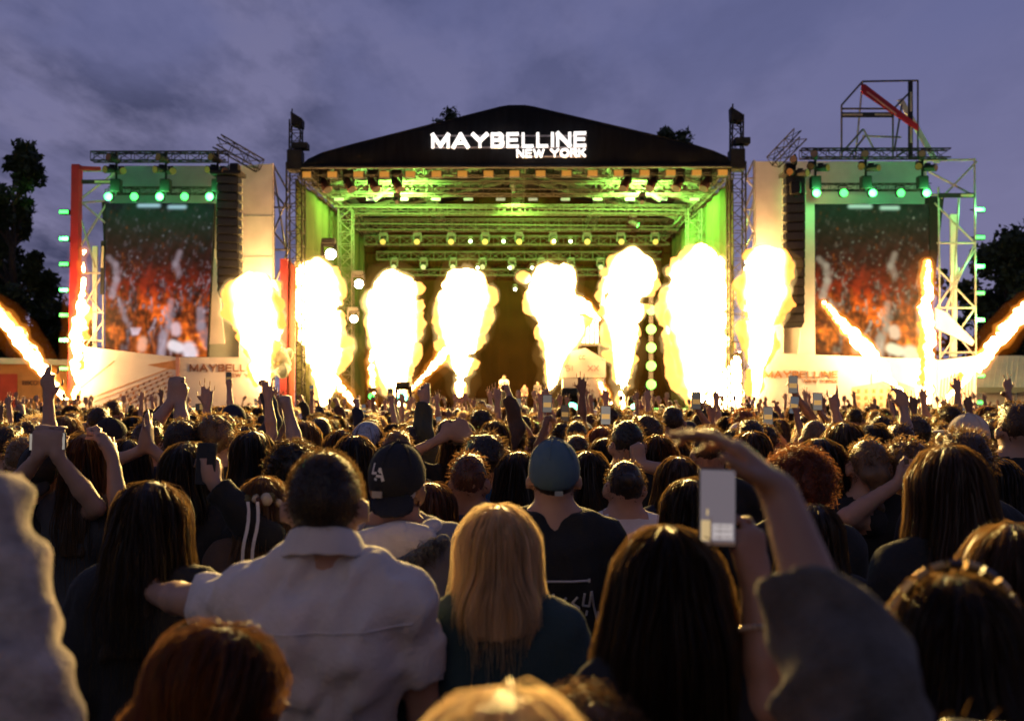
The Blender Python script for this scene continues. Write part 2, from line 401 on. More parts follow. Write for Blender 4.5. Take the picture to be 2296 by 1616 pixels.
# side tents
canvas = mat('tent_canvas', (.62, .55, .48), .8, var=.1, scale=2, bump=.2)
orange_board = mat('orange_board', (.55, .22, .08), .7, var=.15, scale=2)
red_board = mat('red_board', (.45, .05, .03), .7, var=.15, scale=2)
print_dark = mat('dark_print', (.09, .03, .03), .7, var=.05)
d = 44.
t = empty('market_booth', P(70, 905, d) * Vector((1, 1, 0)), 0, 'orange-lit vendor booth with a red panel at the far left', 'booth')
def put(o):  # keep world placement under a moved parent
    o.matrix_parent_inverse = Matrix.Translation(-o.parent.location) if o.parent.rotation_euler.z == 0 else (Matrix.Translation(o.parent.location) @ Matrix.Rotation(o.parent.rotation_euler.z, 4, 'Z')).inverted()
    return o
put(MB().plate([P(-60, 808, d), P(150, 812, d), P(150, 940, d), P(-60, 940, d)], (0, 3, 0)).build('wall', orange_board, t))
put(MB().plate([P(-70, 800, d - .3), P(156, 806, d - .3), P(156, 818, d - .3), P(-70, 814, d - .3)], (0, 3.6, 0)).build('roof', canvas, t))
put(MB().plate([P(-50, 838, d - .08), P(38, 838, d - .08), P(38, 938, d - .08), P(-50, 938, d - .08)], (0, .05, 0)).build('red_panel', red_board, t))
put(MB().plate([P(48, 845, d - .08), P(140, 848, d - .08), P(140, 938, d - .08), P(48, 938, d - .08)], (0, .05, 0)).build('sign_board', orange_board, t))
for o in lettering('IBBCOI-', P(50, 863, d - .12), (1, 0, 0), (0, 0, 1), .2, .82, print_dark, t, .12, .02, .3): put(o)

t = empty('event_tent', P(2260, 905, d) * Vector((1, 1, 0)), 0, 'pale marquee tent with a sloping roof at the far right', 'tent')
put(MB().plate([P(2196, 868, d), P(2390, 868, d), P(2390, 990, d), P(2196, 990, d)], (0, 4, 0)).build('wall', canvas, t))
put(MB().plate([P(2190, 868, d - .4), P(2214, 797, d + .6), P(2420, 797, d + .6), P(2420, 868, d - .4)], (0, 4, .1)).build('roof', canvas, t))
put(MB().plate([P(2190, 868, d - .45), P(2420, 868, d - .45), P(2420, 880, d - .45), P(2190, 880, d - .45)], (0, .05, 0)).build('valance', mat('valance', (.3, .27, .2), .8), t))
for xx in (2200, 2278): put(MB().pipe(P(xx, 880, d - .42), P(xx, 1000, d - .42), .04).build('pole', mat('steel', (.42, .42, .43), .4, .8, .1), t))
for i in range(9):
    xx = 2204 + i * 12
    put(MB().pipe(P(xx, 868, d - .42), P(2214 + i * 12, 798, d + .55), .025).build('roof_seam', canvas, t))
# ================================================================== main stage
SD = 40.0
steel = mat('steel', (.42, .42, .43), .4, .8, .1)
alu = mat('truss_dark_steel', (.026, .026, .022), .75, 0., .2, 20, spec=.08)
black_metal = mat('black_metal', (.02, .02, .022), .6, 0., .2, 12, spec=.2)
black_cloth = mat('black_canvas', (.012, .012, .015), .9, spec=.12, var=.25, scale=2, bump=.5, stretch=(3, 1, .4), bscale=3)
def base_of(x, d): return ((x - VCX) / FPX * d, d, 0)

def truss(p0, p1, w, hgt, seg, label, group, m=None, name='truss', r=.03, parent=None, cat='truss'):
    """box truss: four chords and their lacing"""
    p0 = Vector(p0); p1 = Vector(p1); m = m or alu
    ax = (p1 - p0); n = max(2, int(ax.length / seg)); ax.normalize()
    u = ax.cross(Vector((0, 0, 1)))
    if u.length < .2: u = Vector((1, 0, 0))
    u.normalize(); v = u.cross(ax).normalized()
    corner = [(u * sx * w / 2 + v * sz * hgt / 2) for sx, sz in ((-1, -1), (1, -1), (1, 1), (-1, 1))]
    if parent is None:
        t = empty(name, p0, 0, label, cat, group)
    else: t = parent
    for c in corner: put(MB().pipe(p0 + c, p1 + c, r, 6).build('chord', m, t))
    mb = MB()
    for i in range(n):
        a = p0.lerp(p1, i / n); b = p0.lerp(p1, (i + 1) / n)
        for j in range(4):
            c0, c1 = corner[j], corner[(j + 1) % 4]
            if i % 2: c0, c1 = c1, c0
            mb.pipe(a + c0, b + c1, r * .55, 4)
            mb.pipe(a + corner[j], a + corner[(j + 1) % 4], r * .55, 4)
    o = put(mb.build('lacing', m, t)); o['kind'] = 'stuff'
    return t

# --- platform, backdrop, side curtains
t = tag(MB().box((0.1, 47.6, .85), (9.6, 7.4, .85)).build('stage_platform', black_cloth), 'black raised stage platform behind the crowd', 'stage')
plank = mat('stage_floor', (.015, .014, .012), .7, spec=.1, var=.2, scale=3)
put(MB().box((0.1, 47.6, 1.72), (9.55, 7.35, .018)).build('stage_floor', plank, t))
def drape(name, a, b, z0, z1, m, label, pleat=.09, nx=150, cat='curtain', sag=0.):
    a = Vector(a); b = Vector(b); V = []; Fq = []; ax = (b - a); ln = ax.length; nrm = ax.cross(Vector((0, 0, 1))).normalized(); nz = 14
    r = np.random.default_rng(len(label)); ph = np.cumsum(r.uniform(.5, 1.5, nx + 1)) * (ln / nx) * 5.2
    for i in range(nx + 1):
        for j in range(nz + 1):
            f = j / nz; p = a.lerp(b, i / nx) + nrm * (pleat * math.sin(ph[i] + .5 * math.sin(f * 3 + i * .2)) * (1 - .35 * f)); V.append((p.x, p.y, z0 + (z1 - z0) * f))
    for i in range(nx):
        for j in range(nz): q = i * (nz + 1) + j; Fq.append((q, q + nz + 1, q + nz + 2, q + 1))
    me = mesh_np(name, V, Fq); o = obj(name, me, m); md = o.modifiers.new('thickness', 'SOLIDIFY'); md.thickness = .02
    return tag(o, label, cat)
scrim = mat('olive_lit_scrim', (.024, .027, .012), .9, spec=.05, var=.15, scale=1.2, bump=.15, translucent=.15)  # grey cloth; the green of the stage light is put into its colour
drape('side_curtain', (-9.0, 40.8, 0), (-8.0, 53.8, 0), 1.75, 11.3, scrim, 'olive pleated side curtain on the left inside of the stage', .08)
drape('side_curtain', (9.15, 40.8, 0), (8.75, 53.8, 0), 1.75, 11.3, scrim, 'bright green-lit pleated side curtain on the right inside of stage', .08)
backm = mat('backdrop_cloth', (.010, .0042, .0012), .95, spec=.03, var=.25, scale=1.0)
drape('backdrop', (-8.3, 54.2, 0), (8.9, 54.2, 0), 1.75, 13.9, backm, 'brown dark backdrop curtain at the rear of the stage', .07, 200)

# --- roof
roof = empty('stage_roof', (0, SD, 0), 0, 'black peaked stage roof with its wide front gable', 'roof')
FD = 39.55
gable = [(676, 374), (690, 360), (722, 345), (790, 326), (1122, 242), (1140, 239), (1178, 239), (1196, 242), (1540, 322), (1600, 341), (1630, 354), (1640, 372)]
# front sheet, slightly billowed between its battens
V = []; Fq = []; nx, nz = 120, 14
gx = [q[0] for q in gable]; gy = [q[1] for q in gable]
for i in range(nx + 1):
    x = 676 + (1640 - 676) * i / nx; yt = float(np.interp(x, gx, gy)); yb = 376.5 + 1.2 * math.sin(i * .35)
    for j in range(nz + 1):
        f = j / nz; p = P(x, yb + (yt - yb) * f, FD)
        p.y -= .10 * math.sin(math.pi * f) * (.55 + .45 * math.sin(i * .42 + .8 * math.sin(i * .13)))
        V.append(p)
for i in range(nx):
    for j in range(nz): q = i * (nz + 1) + j; Fq.append((q, q + nz + 1, q + nz + 2, q + 1))
o = put(obj('gable_sheet', mesh_np('gable_sheet', V, Fq), black_cloth, roof)); md = o.modifiers.new('thickness', 'SOLIDIFY'); md.thickness = .03; md.offset = -1
mb = MB()
for (x0, y0), (x1, y1) in zip(gable[:-1], gable[1:]):
    a, b = P(x0, y0, FD), P(x1, y1, FD); mb.plate([a, b, b + Vector((0, 15, 0)), a + Vector((0, 15, 0))], (0, 0, .06))
put(mb.build('roof_skin', black_cloth, roof, smooth=True))
mb = MB()
for x0 in (700, 800, 905, 1010, 1120, 1175, 1290, 1400, 1510, 1605):
    pass
put(MB().pipe(P(676, 375, FD - .05), P(1640, 373, FD - .05), .06, 8).build('front_rail', black_metal, roof))

# --- sign on the gable
white_glow = mat('lit_letters', (.8, .78, .75), .5, emit=(1, .96, .92), es=1.6)
rail_m = mat('sign_rail', (.35, .30, .30), .5, .5)
sg = empty('roof_sign', (P(1140, 335, 39.2).x, 39.2, 0), 0, 'glowing white MAYBELLINE NEW YORK sign on the black gable', 'sign')
for o in lettering('MAYBELLINE', P(967, 333.5, 39.2), (1, 0, .012), (0, 0, 1), .60, 6.19, white_glow, sg, .18, .08, .32): put(o)
for o in lettering('NEW YORK', P(1158, 353.5, 39.2), (1, 0, .012), (0, 0, 1), .33, 2.75, white_glow, sg, .18, .08, .32): put(o)
for yy, x0, x1 in ((305, 967, 1316), (331, 967, 1316), (351, 1158, 1314)): put(MB().box((P((x0 + x1) / 2, yy, 39.32).x, 39.32, P(0, yy, 39.32).z), ((x1 - x0) / FPX * 39.3 / 2, .02, .028)).build('rail', rail_m, sg))
for i in range(11):
    xx = 975 + i * 33.5; put(MB().box((P(xx, 0, 39.34).x, 39.36, P(0, 318, 39.34).z), (.015, .015, .27)).build('bracket', rail_m, sg))

# --- corner towers
def tower(x, d, ytop, label, mast=None):
    b = Vector(base_of(x, d)); top = P(x, ytop, d)
    t = truss(b, top, .62, .62, .55, label, 'stage corner towers', name='stage_tower', r=.035, cat='tower')
    put(MB().box(b + Vector((0, 0, .06)), (.6, .6, .06)).build('base_plate', black_metal, t))
    if mast:
        k = FPX / d
        put(MB().box(P(x, ytop - 6, d), (.30, .30, .42)).build('sleeve_block', black_metal, t, bevel=.03))
        mt = truss(P(x, ytop, d), P(x + 1, mast + 22, d), .44, .44, .42, '', '', black_metal, parent=t, r=.035)
        put(MB().plate([P(x - 12, mast, d - .2), P(x + 15, mast + 17, d - .2), P(x + 14, mast + 36, d - .2), P(x - 11, mast + 30, d - .2)], (0, .5, 0)).build('head_pulley', black_metal, t, bevel=.03))
        put(MB().box(P(x + 12, mast + 80, d), (.3, .25, .12)).build('side_bracket', black_metal, t))
        put(MB().pipe(P(x - 8, mast + 4, d), P(x - 8, mast - 5, d), .03).build('pin', black_metal, t))
    return t
tower(663, SD, 368, 'lattice corner tower with black mast, left of the stage opening', 249)
tower(1651, SD, 366, 'lattice corner tower with black mast, right of the stage opening', 238)
tower(776, 46., 470, 'inner lattice tower standing before the left side curtain')
tower(1556, 46., 470, 'inner lattice tower standing before the right side curtain')

# --- roof trusses
RT = 'roof trusses over the stage'
def cross(d, y, x0, x1, s, label, seg=.6, r=.028): return truss(P(x0, y, d), P(x1, y, d), s, s, seg, label, RT, r=r)
cross(40.3, 383, 672, 1642, .42, 'front roof truss carrying the row of square blinder lamps')
cross(43.3, 423, 735, 1590, .55, 'second roof truss from the front, above the small white lamps')
cross(47.0, 471, 770, 1555, .42, 'third roof truss from the front, half dark')
cross(50.6, 505, 800, 1520, .55, 'fourth roof truss from the front, double height lacing')
cross(52.0, 540, 818, 1500, .45, 'fifth roof truss hung with round lamps')
cross(53.0, 574, 845, 1482, .40, 'sixth roof truss hung lower before the backdrop')
cross(53.5, 611, 860, 1470, .32, 'lowest rear truss just above the flames')
for sx, lab in ((-1, 'left'), (1, 'right')):
    x0 = 672 if sx < 0 else 1640; x1 = 828 if sx < 0 else 1500
    for k in range(2):
        truss(P(x0 + sx * -14 * k + (4 if sx < 0 else -4), 388 + 2 * k, 40.6), P(x1 + sx * -16 * k, 528 + 4 * k, 53.8), .34, .34, .6, '%s eave truss running to the rear along the %s curtain' % (['outer', 'inner'][k], lab), RT)
truss((P(1165, 0, SD).x, 40.3, 13.3), (P(1165, 0, SD).x, 53.5, 12.6), .6, .6, .6, 'ridge truss running back under the peak of the roof', RT)
for sx in (-1, 1):
    truss((sx * 4.3 + .2, 40.3, 12.2), (sx * 4.0 + .2, 53.5, 11.6), .45, .45, .6, 'rafter truss running back %s of the ridge' % ('left' if sx < 0 else 'right'), RT)
    for k, dd in enumerate((41.5, 45, 49)):
        truss((P(1165, 0, SD).x + sx * .4, dd, 13.2), (sx * 8.5, dd, 11.3), .34, .34, .6, 'sloping rafter %s from the front, %s half of roof' % (ORD[k], 'left' if sx < 0 else 'right'), RT)
# ceiling ties
for i in range(6):
    dd = 41 + i * 2.1
    tag(MB().pipe((-8.2, dd, 11.0 + (i % 2) * .25), (8.4, dd + .8, 11.0 + (i % 2) * .25), .03).build('roof_tie', alu), 'thin cross tie %s from the front under the roof' % ORD[i], 'tie', RT)

# --- lamps
amber_face = mat('amber_lamp_face', (.12, .07, .02), .45, var=.1, emit=(1, .42, .06), es=.5)
lens_dark = mat('lamp_lens', (.01, .01, .01), .6, spec=.1)
lens_green = mat('green_lens_lit', (.1, .3, .15), .3, emit=(.06, 1, .11), es=4.5)
lens_white = mat('white_lens_lit', (.8, .8, .8), .3, emit=(1, .95, .82), es=60)
lens_star = mat('small_lens_lit', (.8, .8, .8), .3, emit=(1, .97, .85), es=14)
lens_pale = mat('pale_lens_lit', (.05, .06, .045), .4, emit=(.65, .9, .6), es=.38)
lens_mint = mat('mint_lens_lit', (.8, .8, .8), .3, emit=(.12, 1, .55), es=8)
body_red = mat('lamp_body', (.10, .04, .03), .45, .2, .2)
BLIND_W = 9500.
def blinder(x, y, d, label):
    c = P(x, y, d); t = empty('blinder_lamp', c, 0, label, 'stage lamp', 'square blinder lamps along the front truss')
    put(MB().box(c, (.21, .12, .13)).build('housing', black_metal, t, bevel=.015))
    put(MB().box(c + Vector((0, -.13, 0)), (.19, .012, .11)).build('lamp_face', amber_face, t))
    ld = bpy.data.lights.new('beam', 'SPOT'); ld.energy = BLIND_W; ld.color = (1, .66, .20); ld.spot_size = math.radians(58); ld.spot_blend = .7; ld.shadow_soft_size = .15
    lo_ = bpy.data.objects.new('beam', ld); link(lo_, t); lo_.location = (0, -.2, 0); lo_.rotation_euler = (math.radians(-77), 0, 0)
    put(MB().pipe(c + Vector((-.23, 0, 0)), c + Vector((-.23, 0, .3)), .015).pipe(c + Vector((.23, 0, 0)), c + Vector((.23, 0, .3)), .015).pipe(c + Vector((-.23, 0, .3)), c + Vector((.23, 0, .3)), .015).build('yoke', black_metal, t))
for i in range(17): blinder(688 + i * 58.2, 393 - .3 * i, 39.9, 'square amber blinder lamp, %s from the left tower' % ORD[i])
def mover(x, y, d, tilt, label, group, lens, s=1., light=None, spread=1., bm=None):
    """moving head: base, yoke and a barrel with its lens; tilt = direction of the beam"""
    c = P(x, y, d); t = empty('moving_head_lamp', c, 0, label, 'stage lamp', group); a = Vector(tilt).normalized(); bm = bm or black_metal
    put(MB().box(c + Vector((0, 0, .34 * s)), (.17 * s, .15 * s, .07 * s)).build('lamp_base', black_metal, t, bevel=.02 * s))
    sd_ = a.cross(Vector((0, 0, 1)));
    if sd_.length < .1: sd_ = Vector((1, 0, 0))
    sd_.normalize(); mb = MB()
    for k in (-1, 1): mb.box(c + sd_ * k * .17 * s + Vector((0, 0, .13 * s)), (.03 * s, .06 * s, .17 * s))
    mb.pipe(c - sd_ * .19 * s + Vector((0, 0, .25 * s)), c + sd_ * .19 * s + Vector((0, 0, .25 * s)), .05 * s, 8)
    put(mb.build('yoke', black_metal, t))
    put(MB().pipe(c - a * .22 * s, c + a * .05 * s, .11 * s, 12, .135 * s).pipe(c + a * .05 * s, c + a * .26 * s, .135 * s, 12, .14 * s).build('barrel', bm, t))
    put(MB().pipe(c + a * .26 * s, c + a * .275 * s, .125 * s, 14).build('lens', lens, t))
    if light:
        ld = bpy.data.lights.new('beam', 'SPOT'); ld.energy = light[0]; ld.color = light[1]; ld.spot_size = math.radians(light[2]); ld.spot_blend = .6; ld.shadow_soft_size = .12
        lo_ = bpy.data.objects.new('beam', ld); link(lo_, t); lo_.location = a * .3 * s; lo_.rotation_euler = a.to_track_quat('-Z', 'Y').to_euler()
    return t
G1 = 'moving heads hung under the front truss'
for i, x in enumerate((728, 782, 837, 890)): mover(x, 413, 40.5, (.55, -.55, -.95), 'dark red moving head leaning right, %s from left tower' % ORD[i], G1, lens_dark, 1.35, None, bm=body_red)
for i, x in enumerate((1404, 1463, 1522, 1583)): mover(x, 410, 40.5, (-.5, -.55, -.95), 'dark red moving head leaning left, %s counted towards right tower' % ORD[i], G1, lens_dark, 1.35, None, bm=body_red)
GR = (.12, 1, .10)
for i in range(12):
    x = 760 + i * 72.5
    tag(MB().box(P(x, 447, 44.), (.2, .06, .05)).build('strip_lamp', lens_pale), 'small pale strip lamp, %s along the second truss' % ORD[i], 'stage lamp', 'pale strip lamps under the second truss')
G2 = 'lamps on the fifth truss'
for i in range(9):
    x = 860 + i * 76
    mover(x, 540, 51.3, (.0, -1, -.35), 'round moving head on the fifth truss, %s from the left' % ORD[i], G2, mat('amber_round', (.08, .04, .015), .5, emit=(1, .4, .08), es=.25), 1.15)
for i, x in enumerate((1055, 1129, 1280 - 38, 1325 - 46)): mover(x, 541, 51.0, (0, -1, -.2), 'tiny bright white star lamp, %s on the fifth truss' % ORD[i], G2, lens_star, .55)
G3 = 'lamps on the lowest trusses'
for i in range(8):
    x = 884 + i * 66; mover(x, 596, 52.6, (0, -1, -.4), 'pale round lamp, %s along the sixth truss' % ORD[i], G3, lens_pale, 1.05)
for i, x in enumerate((1071, 1143, 1193, 1262)): mover(x, 600, 52.4, (0, -1, -.2), 'tiny bright white star lamp, %s under the sixth truss' % ORD[i], G3, lens_star, .55)
mover(1155, 648, 52.2, (0, -1, -.2), 'single white lamp hanging low at the centre of the stage', G3, lens_star, .6)
# green wash from lamps in the roof
GW = 'green wash lamps inside the roof'
mover(1470, 440, 43.6, (.9, .15, -.55), 'green wash lamp aimed at the right curtain, front', GW, lens_green, 1., (13000, (.25, 1, .1), 120))
mover(1420, 500, 49.0, (.95, -.2, -.5), 'green wash lamp aimed at the right curtain, rear', GW, lens_green, 1., (12000, (.25, 1, .1), 120))
mover(1440, 450, 41.8, (.1, .75, .5), 'green wash lamp lighting the roof over the right half', GW, lens_green, .8, (42000, (.35, 1, .12), 150))
mover(890, 450, 41.8, (-.1, .75, .5), 'green wash lamp lighting the roof over the left half', GW, lens_green, .8, (42000, (.35, 1, .12), 150))
mover(850, 440, 43.6, (-.9, .15, -.55), 'green wash lamp aimed at the left curtain', GW, lens_green, .9, (4000, (.7, 1, .2), 120))
mover(1150, 420, 46.0, (.1, .5, -.55), 'green wash lamp aimed at the rear trusses', GW, lens_green, .8, (12000, (.4, 1, .1), 120))
# white followspots on the left
GF = 'white follow spots by the left curtain'
mover(738, 572, 42.0, (.35, -1, -.06), 'large white follow spot, upper one before the left curtain', GF, lens_white, 1.7, (900, (1, .95, .85), 90))
mover(803, 638, 44.5, (.25, -1, -.06), 'white follow spot, middle one before the left curtain', GF, lens_white, 1.5, (500, (1, .95, .85), 90))
mover(792, 716, 43.5, (.25, -1, -.02), 'white lamp low beside the second flame', GF, lens_star, 1.3)
# column of lamps right of centre
col = empty('lamp_column', base_of(1460, 46.0), 0, 'black column of four round white-green lamps between right flames', 'lamp column')
put(MB().box((P(1460, 0, 46).x, 46.15, 4.6), (.10, .1, 2.9)).build('panel', black_metal, col))
for yy in (695, 738, 779, 820, 862): put(MB().pipe(P(1460, yy, 45.98), P(1460, yy, 45.9), .23, 16).build('lamp_face', mat('lime_lens', (.03, .06, .03), .4, emit=(.12, 1, .10), es=2.6), col))
ld = bpy.data.lights.new('wash', 'AREA'); ld.shape = 'RECTANGLE'; ld.size = .6; ld.size_y = 3.; ld.energy = 3000; ld.color = (.2, 1, .12)
lo_ = bpy.data.objects.new('wash', ld); link(lo_, col); lo_.location = Vector((.0, -.25, 3.9)); lo_.rotation_euler = (math.radians(-90), 0, math.radians(40))
# floor lamps
for i, (x, y, d_, ln_, s_) in enumerate(((1280, 922, 33., lens_mint, 1.9), (905, 893, 40.6, lens_mint, 1.7), (835, 890, 40.8, lens_green, 1.0), (1420, 915, 41., lens_mint, 1.2), (1560, 905, 41.5, lens_white, 1.8))):
    mover(x, y, d_, (0, -1, .12), ['teal floor lamp shining over the crowd below the white booth', 'green floor lamp at the foot of the third flame', 'small green floor lamp left of the third flame', 'green floor lamp at the foot of the sixth flame', 'white floor lamp in the glare of the seventh flame'][i], 'floor lamps on the stage lip', ln_, s_, (60, (.1, 1, .6), 150) if i == 0 else None)

# --- white house-shaped booth with print, right of centre
wp = mat('white_panel', (.5, .48, .47), .6, var=.05, scale=2)
wpl = mat('white_panel_lit', (.78, .76, .72), .6, var=.05, scale=2)
pr = mat('booth_print', (.22, .12, .14), .7)
bd = 41.15
bt = empty('house_booth', base_of(1308, bd), 0, 'white house-shaped booth printed SI XX right of the singer', 'booth')
put(MB().plate([P(1258, 846, bd), P(1358, 846, bd), P(1358, 806, bd), P(1312, 780, bd), P(1280, 786, bd), P(1258, 800, bd)], (0, 1.2, 0)).build('house_front', wp, bt))
put(MB().plate([P(1262, 893, bd - .3), P(1356, 893, bd - .3), P(1356, 848, bd - .3), P(1262, 848, bd - .3)], (0, 1.0, 0)).build('counter', wp, bt))
put(MB().plate([P(1240, 935, bd + .3), P(1362, 935, bd + .3), P(1362, 893, bd + .3), P(1240, 893, bd + .3)], (0, .8, 0)).build('plinth', black_metal, bt))
for o in lettering('SI', P(1266, 832, bd - .06), (1, 0, 0), (0, 0, 1), .24, .34, pr, bt, .12, .02, .3): put(o)
for o in lettering('XX', P(1318, 832, bd - .06), (1, 0, 0), (0, 0, 1), .24, .46, pr, bt, .12, .02, .3): put(o)
for o in lettering('CC', P(1298, 806, bd - .06), (1, 0, 0), (0, 0, 1), .18, .26, mat('crest_red', (.3, .06, .04), .7), bt, .12, .02, .3): put(o)
for o in lettering('Mahmu', P(1284, 866, bd - .36), (1, 0, 0), (0, 0, 1), .12, .72, pr, bt, .12, .02, .3): put(o)
for o in lettering('Mirador, LA', P(1278, 878, bd - .36), (1, 0, 0), (0, 0, 1), .12, .98, pr, bt, .12, .02, .3): put(o)
rk = empty('white_rack', base_of(1312, 43.4), 0, 'white rack of upright bars above the house-shaped booth', 'rack')
put(MB().plate(vquad(1283, 770, 1352, 775, 43.4), (0, .3, 0)).build('shelf', black_metal, rk))
put(MB().plate(vquad(1283, 715, 1340, 719, 43.4), (0, .1, 0)).build('top_bar', wp, rk))
for i in range(6): put(MB().plate(vquad(1284 + i * 10, 720, 1291 + i * 10, 769, 43.4), (0, .12, 0)).build('upright', wp, rk))
for i in (0, 1): put(MB().pipe(P(1288 + i * 55, 775, 43.5), (P(1288 + i * 55, 0, 43.5).x, 43.5, 1.74), .04).build('post', black_metal, rk))
# amps and wedges on the stage lip
for i, (x, w_) in enumerate(((960, .5), (1078, .45), (1215, .5), (1600, .6))):
    c = Vector((P(x, 0, 41).x, 41, 1.74)); t = empty('stage_monitor', c, 0, 'black wedge monitor on the stage lip, %s from the left' % ORD[i], 'speaker', 'wedge monitors')
    put(MB().plate([c + Vector((-w_ / 2, 0, 0)), c + Vector((-w_ / 2, .5, 0)), c + Vector((-w_ / 2, .5, .42)), c + Vector((-w_ / 2, .2, .42))], (w_, 0, 0)).build('cabinet', black_metal, t))
    put(MB().plate([c + Vector((-w_ / 2 + .04, .17, .06)), c + Vector((w_ / 2 - .04, .17, .06)), c + Vector((w_ / 2 - .04, .46, .37)), c + Vector((-w_ / 2 + .04, .46, .37))], (0, .02, -.02)).build('grille', mat('grille', (.04, .04, .04), .7), t))
# ================================================================== side wings with screens
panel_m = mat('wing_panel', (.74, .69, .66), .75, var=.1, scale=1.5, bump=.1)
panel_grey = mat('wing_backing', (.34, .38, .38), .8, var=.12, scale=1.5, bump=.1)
red_wrap = mat('red_wrap', (.45, .016, .03), .6, var=.12, scale=2)
ban_black = mat('black_banner', (.015, .015, .02), .7)
ban_text = mat('banner_print', (.55, .45, .35), .7)
pipe_m = mat('scaffold_pipe', (.46, .40, .38), .45, .5, .2, 12)
pipe_dark = mat('scaffold_pipe_dark', (.12, .11, .12), .5, .4, .2, 12)
white_m = mat('lower_panel', (.80, .73, .74), .7, var=.06, scale=1.2)
orange_ink = mat('orange_print', (.60, .27, .12), .7)
brown_ink = mat('brown_print', (.26, .12, .09), .7)

def crowd_picture(seed, nx=130, ny=185):
    """the live picture of the audience that the screens show, as colours on a grid"""
    r = np.random.default_rng(seed)
    u, v = np.meshgrid(np.linspace(0, 1, nx), np.linspace(0, 1, ny), indexing='ij')     # v = 0 at the bottom
    def lerp(a, b, t): return a[None, None] * (1 - t[..., None]) + b[None, None] * t[..., None]
    c0, c1, c2, c3 = map(np.array, ((1.25, .34, .04), (.30, .035, .012), (.045, .014, .014), (.012, .018, .020)))
    img = lerp(c0, c1, np.clip(v / .45, 0, 1)); t = np.clip((v - .38) / .25, 0, 1); img = img * (1 - t[..., None]) + c2 * t[..., None]
    t = np.clip((v - .68) / .25, 0, 1); img = img * (1 - t[..., None]) + c3 * t[..., None]
    img = img * (1 + .35 * np.sin(7 * u + 5 * np.sin(3 * v))[..., None] * np.clip(1 - v, 0, 1)[..., None])
    asp = ny / nx
    def seg(a, b, w, colr, soft=.012, amp=1.):
        nonlocal img
        ax, ay = a; bx, by = b; dx_, dy_ = bx - ax, (by - ay) * asp; L2 = dx_ * dx_ + dy_ * dy_ + 1e-9
        tt = np.clip(((u - ax) * dx_ + (v - ay) * asp * dy_) / L2, 0, 1)
        dd = np.hypot(u - ax - tt * dx_, (v - ay) * asp - tt * dy_)
        k = amp * np.clip((w - dd) / soft + .5, 0, 1)[..., None]; img = img * (1 - k) + np.array(colr) * k
    tex = sum(np.sin(u * fx + v * fy * 1.4 + ph) for fx, fy, ph in zip(r.normal(size=14) * 60, r.normal(size=14) * 60, r.uniform(0, 6.28, 14))) / 3.7
    def figure(x, y, s, lit, warm):
        """one member of that audience: shoulders, head with a lit side, sometimes a raised arm"""
        skin = np.array((.62, .52, .60)) * lit if not warm else np.array((.75, .22, .06)) * lit
        dark = np.array((.05, .012, .012)) if y < .7 else np.array((.02, .02, .025))
        seg((x - s * .8, y - s * 1.5), (x + s * .8, y - s * 1.5), s * .75, dark, s * .5, .45)
        seg((x, y), (x, y - s * .35), s * .52, dark, s * .3, .6)
        seg((x + s * .12, y - s * .25), (x + s * .1, y - s * .5), s * .34, skin, s * .4, .75)
        if r.random() < .45:
            sx = 1 if r.random() < .5 else -1; e = (x + sx * s * r.uniform(.9, 1.5), y + s * r.uniform(-.4, .5)); w_ = (e[0] + r.normal() * s * .5, e[1] + s * r.uniform(.9, 1.5))
            seg((x + sx * s * .9, y - s * 1.1), e, s * .24, skin * .7, s * .25, .8); seg(e, w_, s * .19, skin, s * .22, .85)
            for q in range(4): seg(w_, (w_[0] + (q - 1.5) * s * .16, w_[1] + s * r.uniform(.25, .42)), s * .06, skin * 1.1, s * .1, .85)
    ys = np.sort(r.uniform(0, 1, 430) ** .8)[::-1]
    for y in ys:
        s_ = .009 + .062 * (1 - y) ** 2.0 * r.uniform(.7, 1.2); figure(r.uniform(-.03, 1.03), y, s_, r.uniform(.06, .7) * (.30 + .70 * (1 - y)), r.random() < (.75 if y < .3 else .2))
    img *= (1 + .22 * tex)[..., None]
    sk = (.62, .52, .60)
    for path, w0, w1 in (([(.55, .0), (.57, .14), (.62, .20), (.63, .36)], .042, .024), ([(.06, .40), (.11, .50), (.10, .60), (.03, .645)], .03, .022), ([(.14, .36), (.20, .24), (.27, .145)], .022, .018), ([(1.0, .08), (.93, .20), (.92, .30)], .05, .03), ([(.70, .54), (.66, .60), (.70, .68)], .03, .02)):
        for q in range(len(path) - 1): seg(path[q], path[q + 1], w0 + (w1 - w0) * q / (len(path) - 1), np.array(sk) * r.uniform(.4, .75), .03, .6)
    seg((.685, .195), (.695, .165), .045, (.62, .45, .48), .03, .85); seg((.66, .075), (.72, .06), .05, (.75, .7, .74), .03, .8); seg((.82, .05), (.84, .02), .07, (.7, .64, .7), .04, .8); seg((.37, .10), (.36, .06), .045, (.75, .42, .3), .03, .8)
    for i in range(5): seg((.27 + i * .012, .145), (.255 + i * .022, .185), .007, sk, .008, .9)
    for (x, y, w_) in ((.40, .985, .09), (.66, .975, .07)): seg((x - w_, y), (x + w_, y), .014, (.36, .54, .6), .03)
    for i in range(60):
        x, y = r.uniform(0, 1), r.uniform(.35, .96); seg((x, y), (x + .004, y + r.uniform(0, .008)), r.uniform(.0015, .004), np.array((.5, .52, .6)) * r.uniform(.4, 1), .006, .9)
    for _ in range(2): img[1:-1, 1:-1] = (img[1:-1, 1:-1] * 2 + img[:-2, 1:-1] + img[2:, 1:-1] + img[1:-1, :-2] + img[1:-1, 2:]) / 6
    img = np.clip(img, 0, 2) ** 1.25 * 1.5
    return np.clip(img, 0, 1)
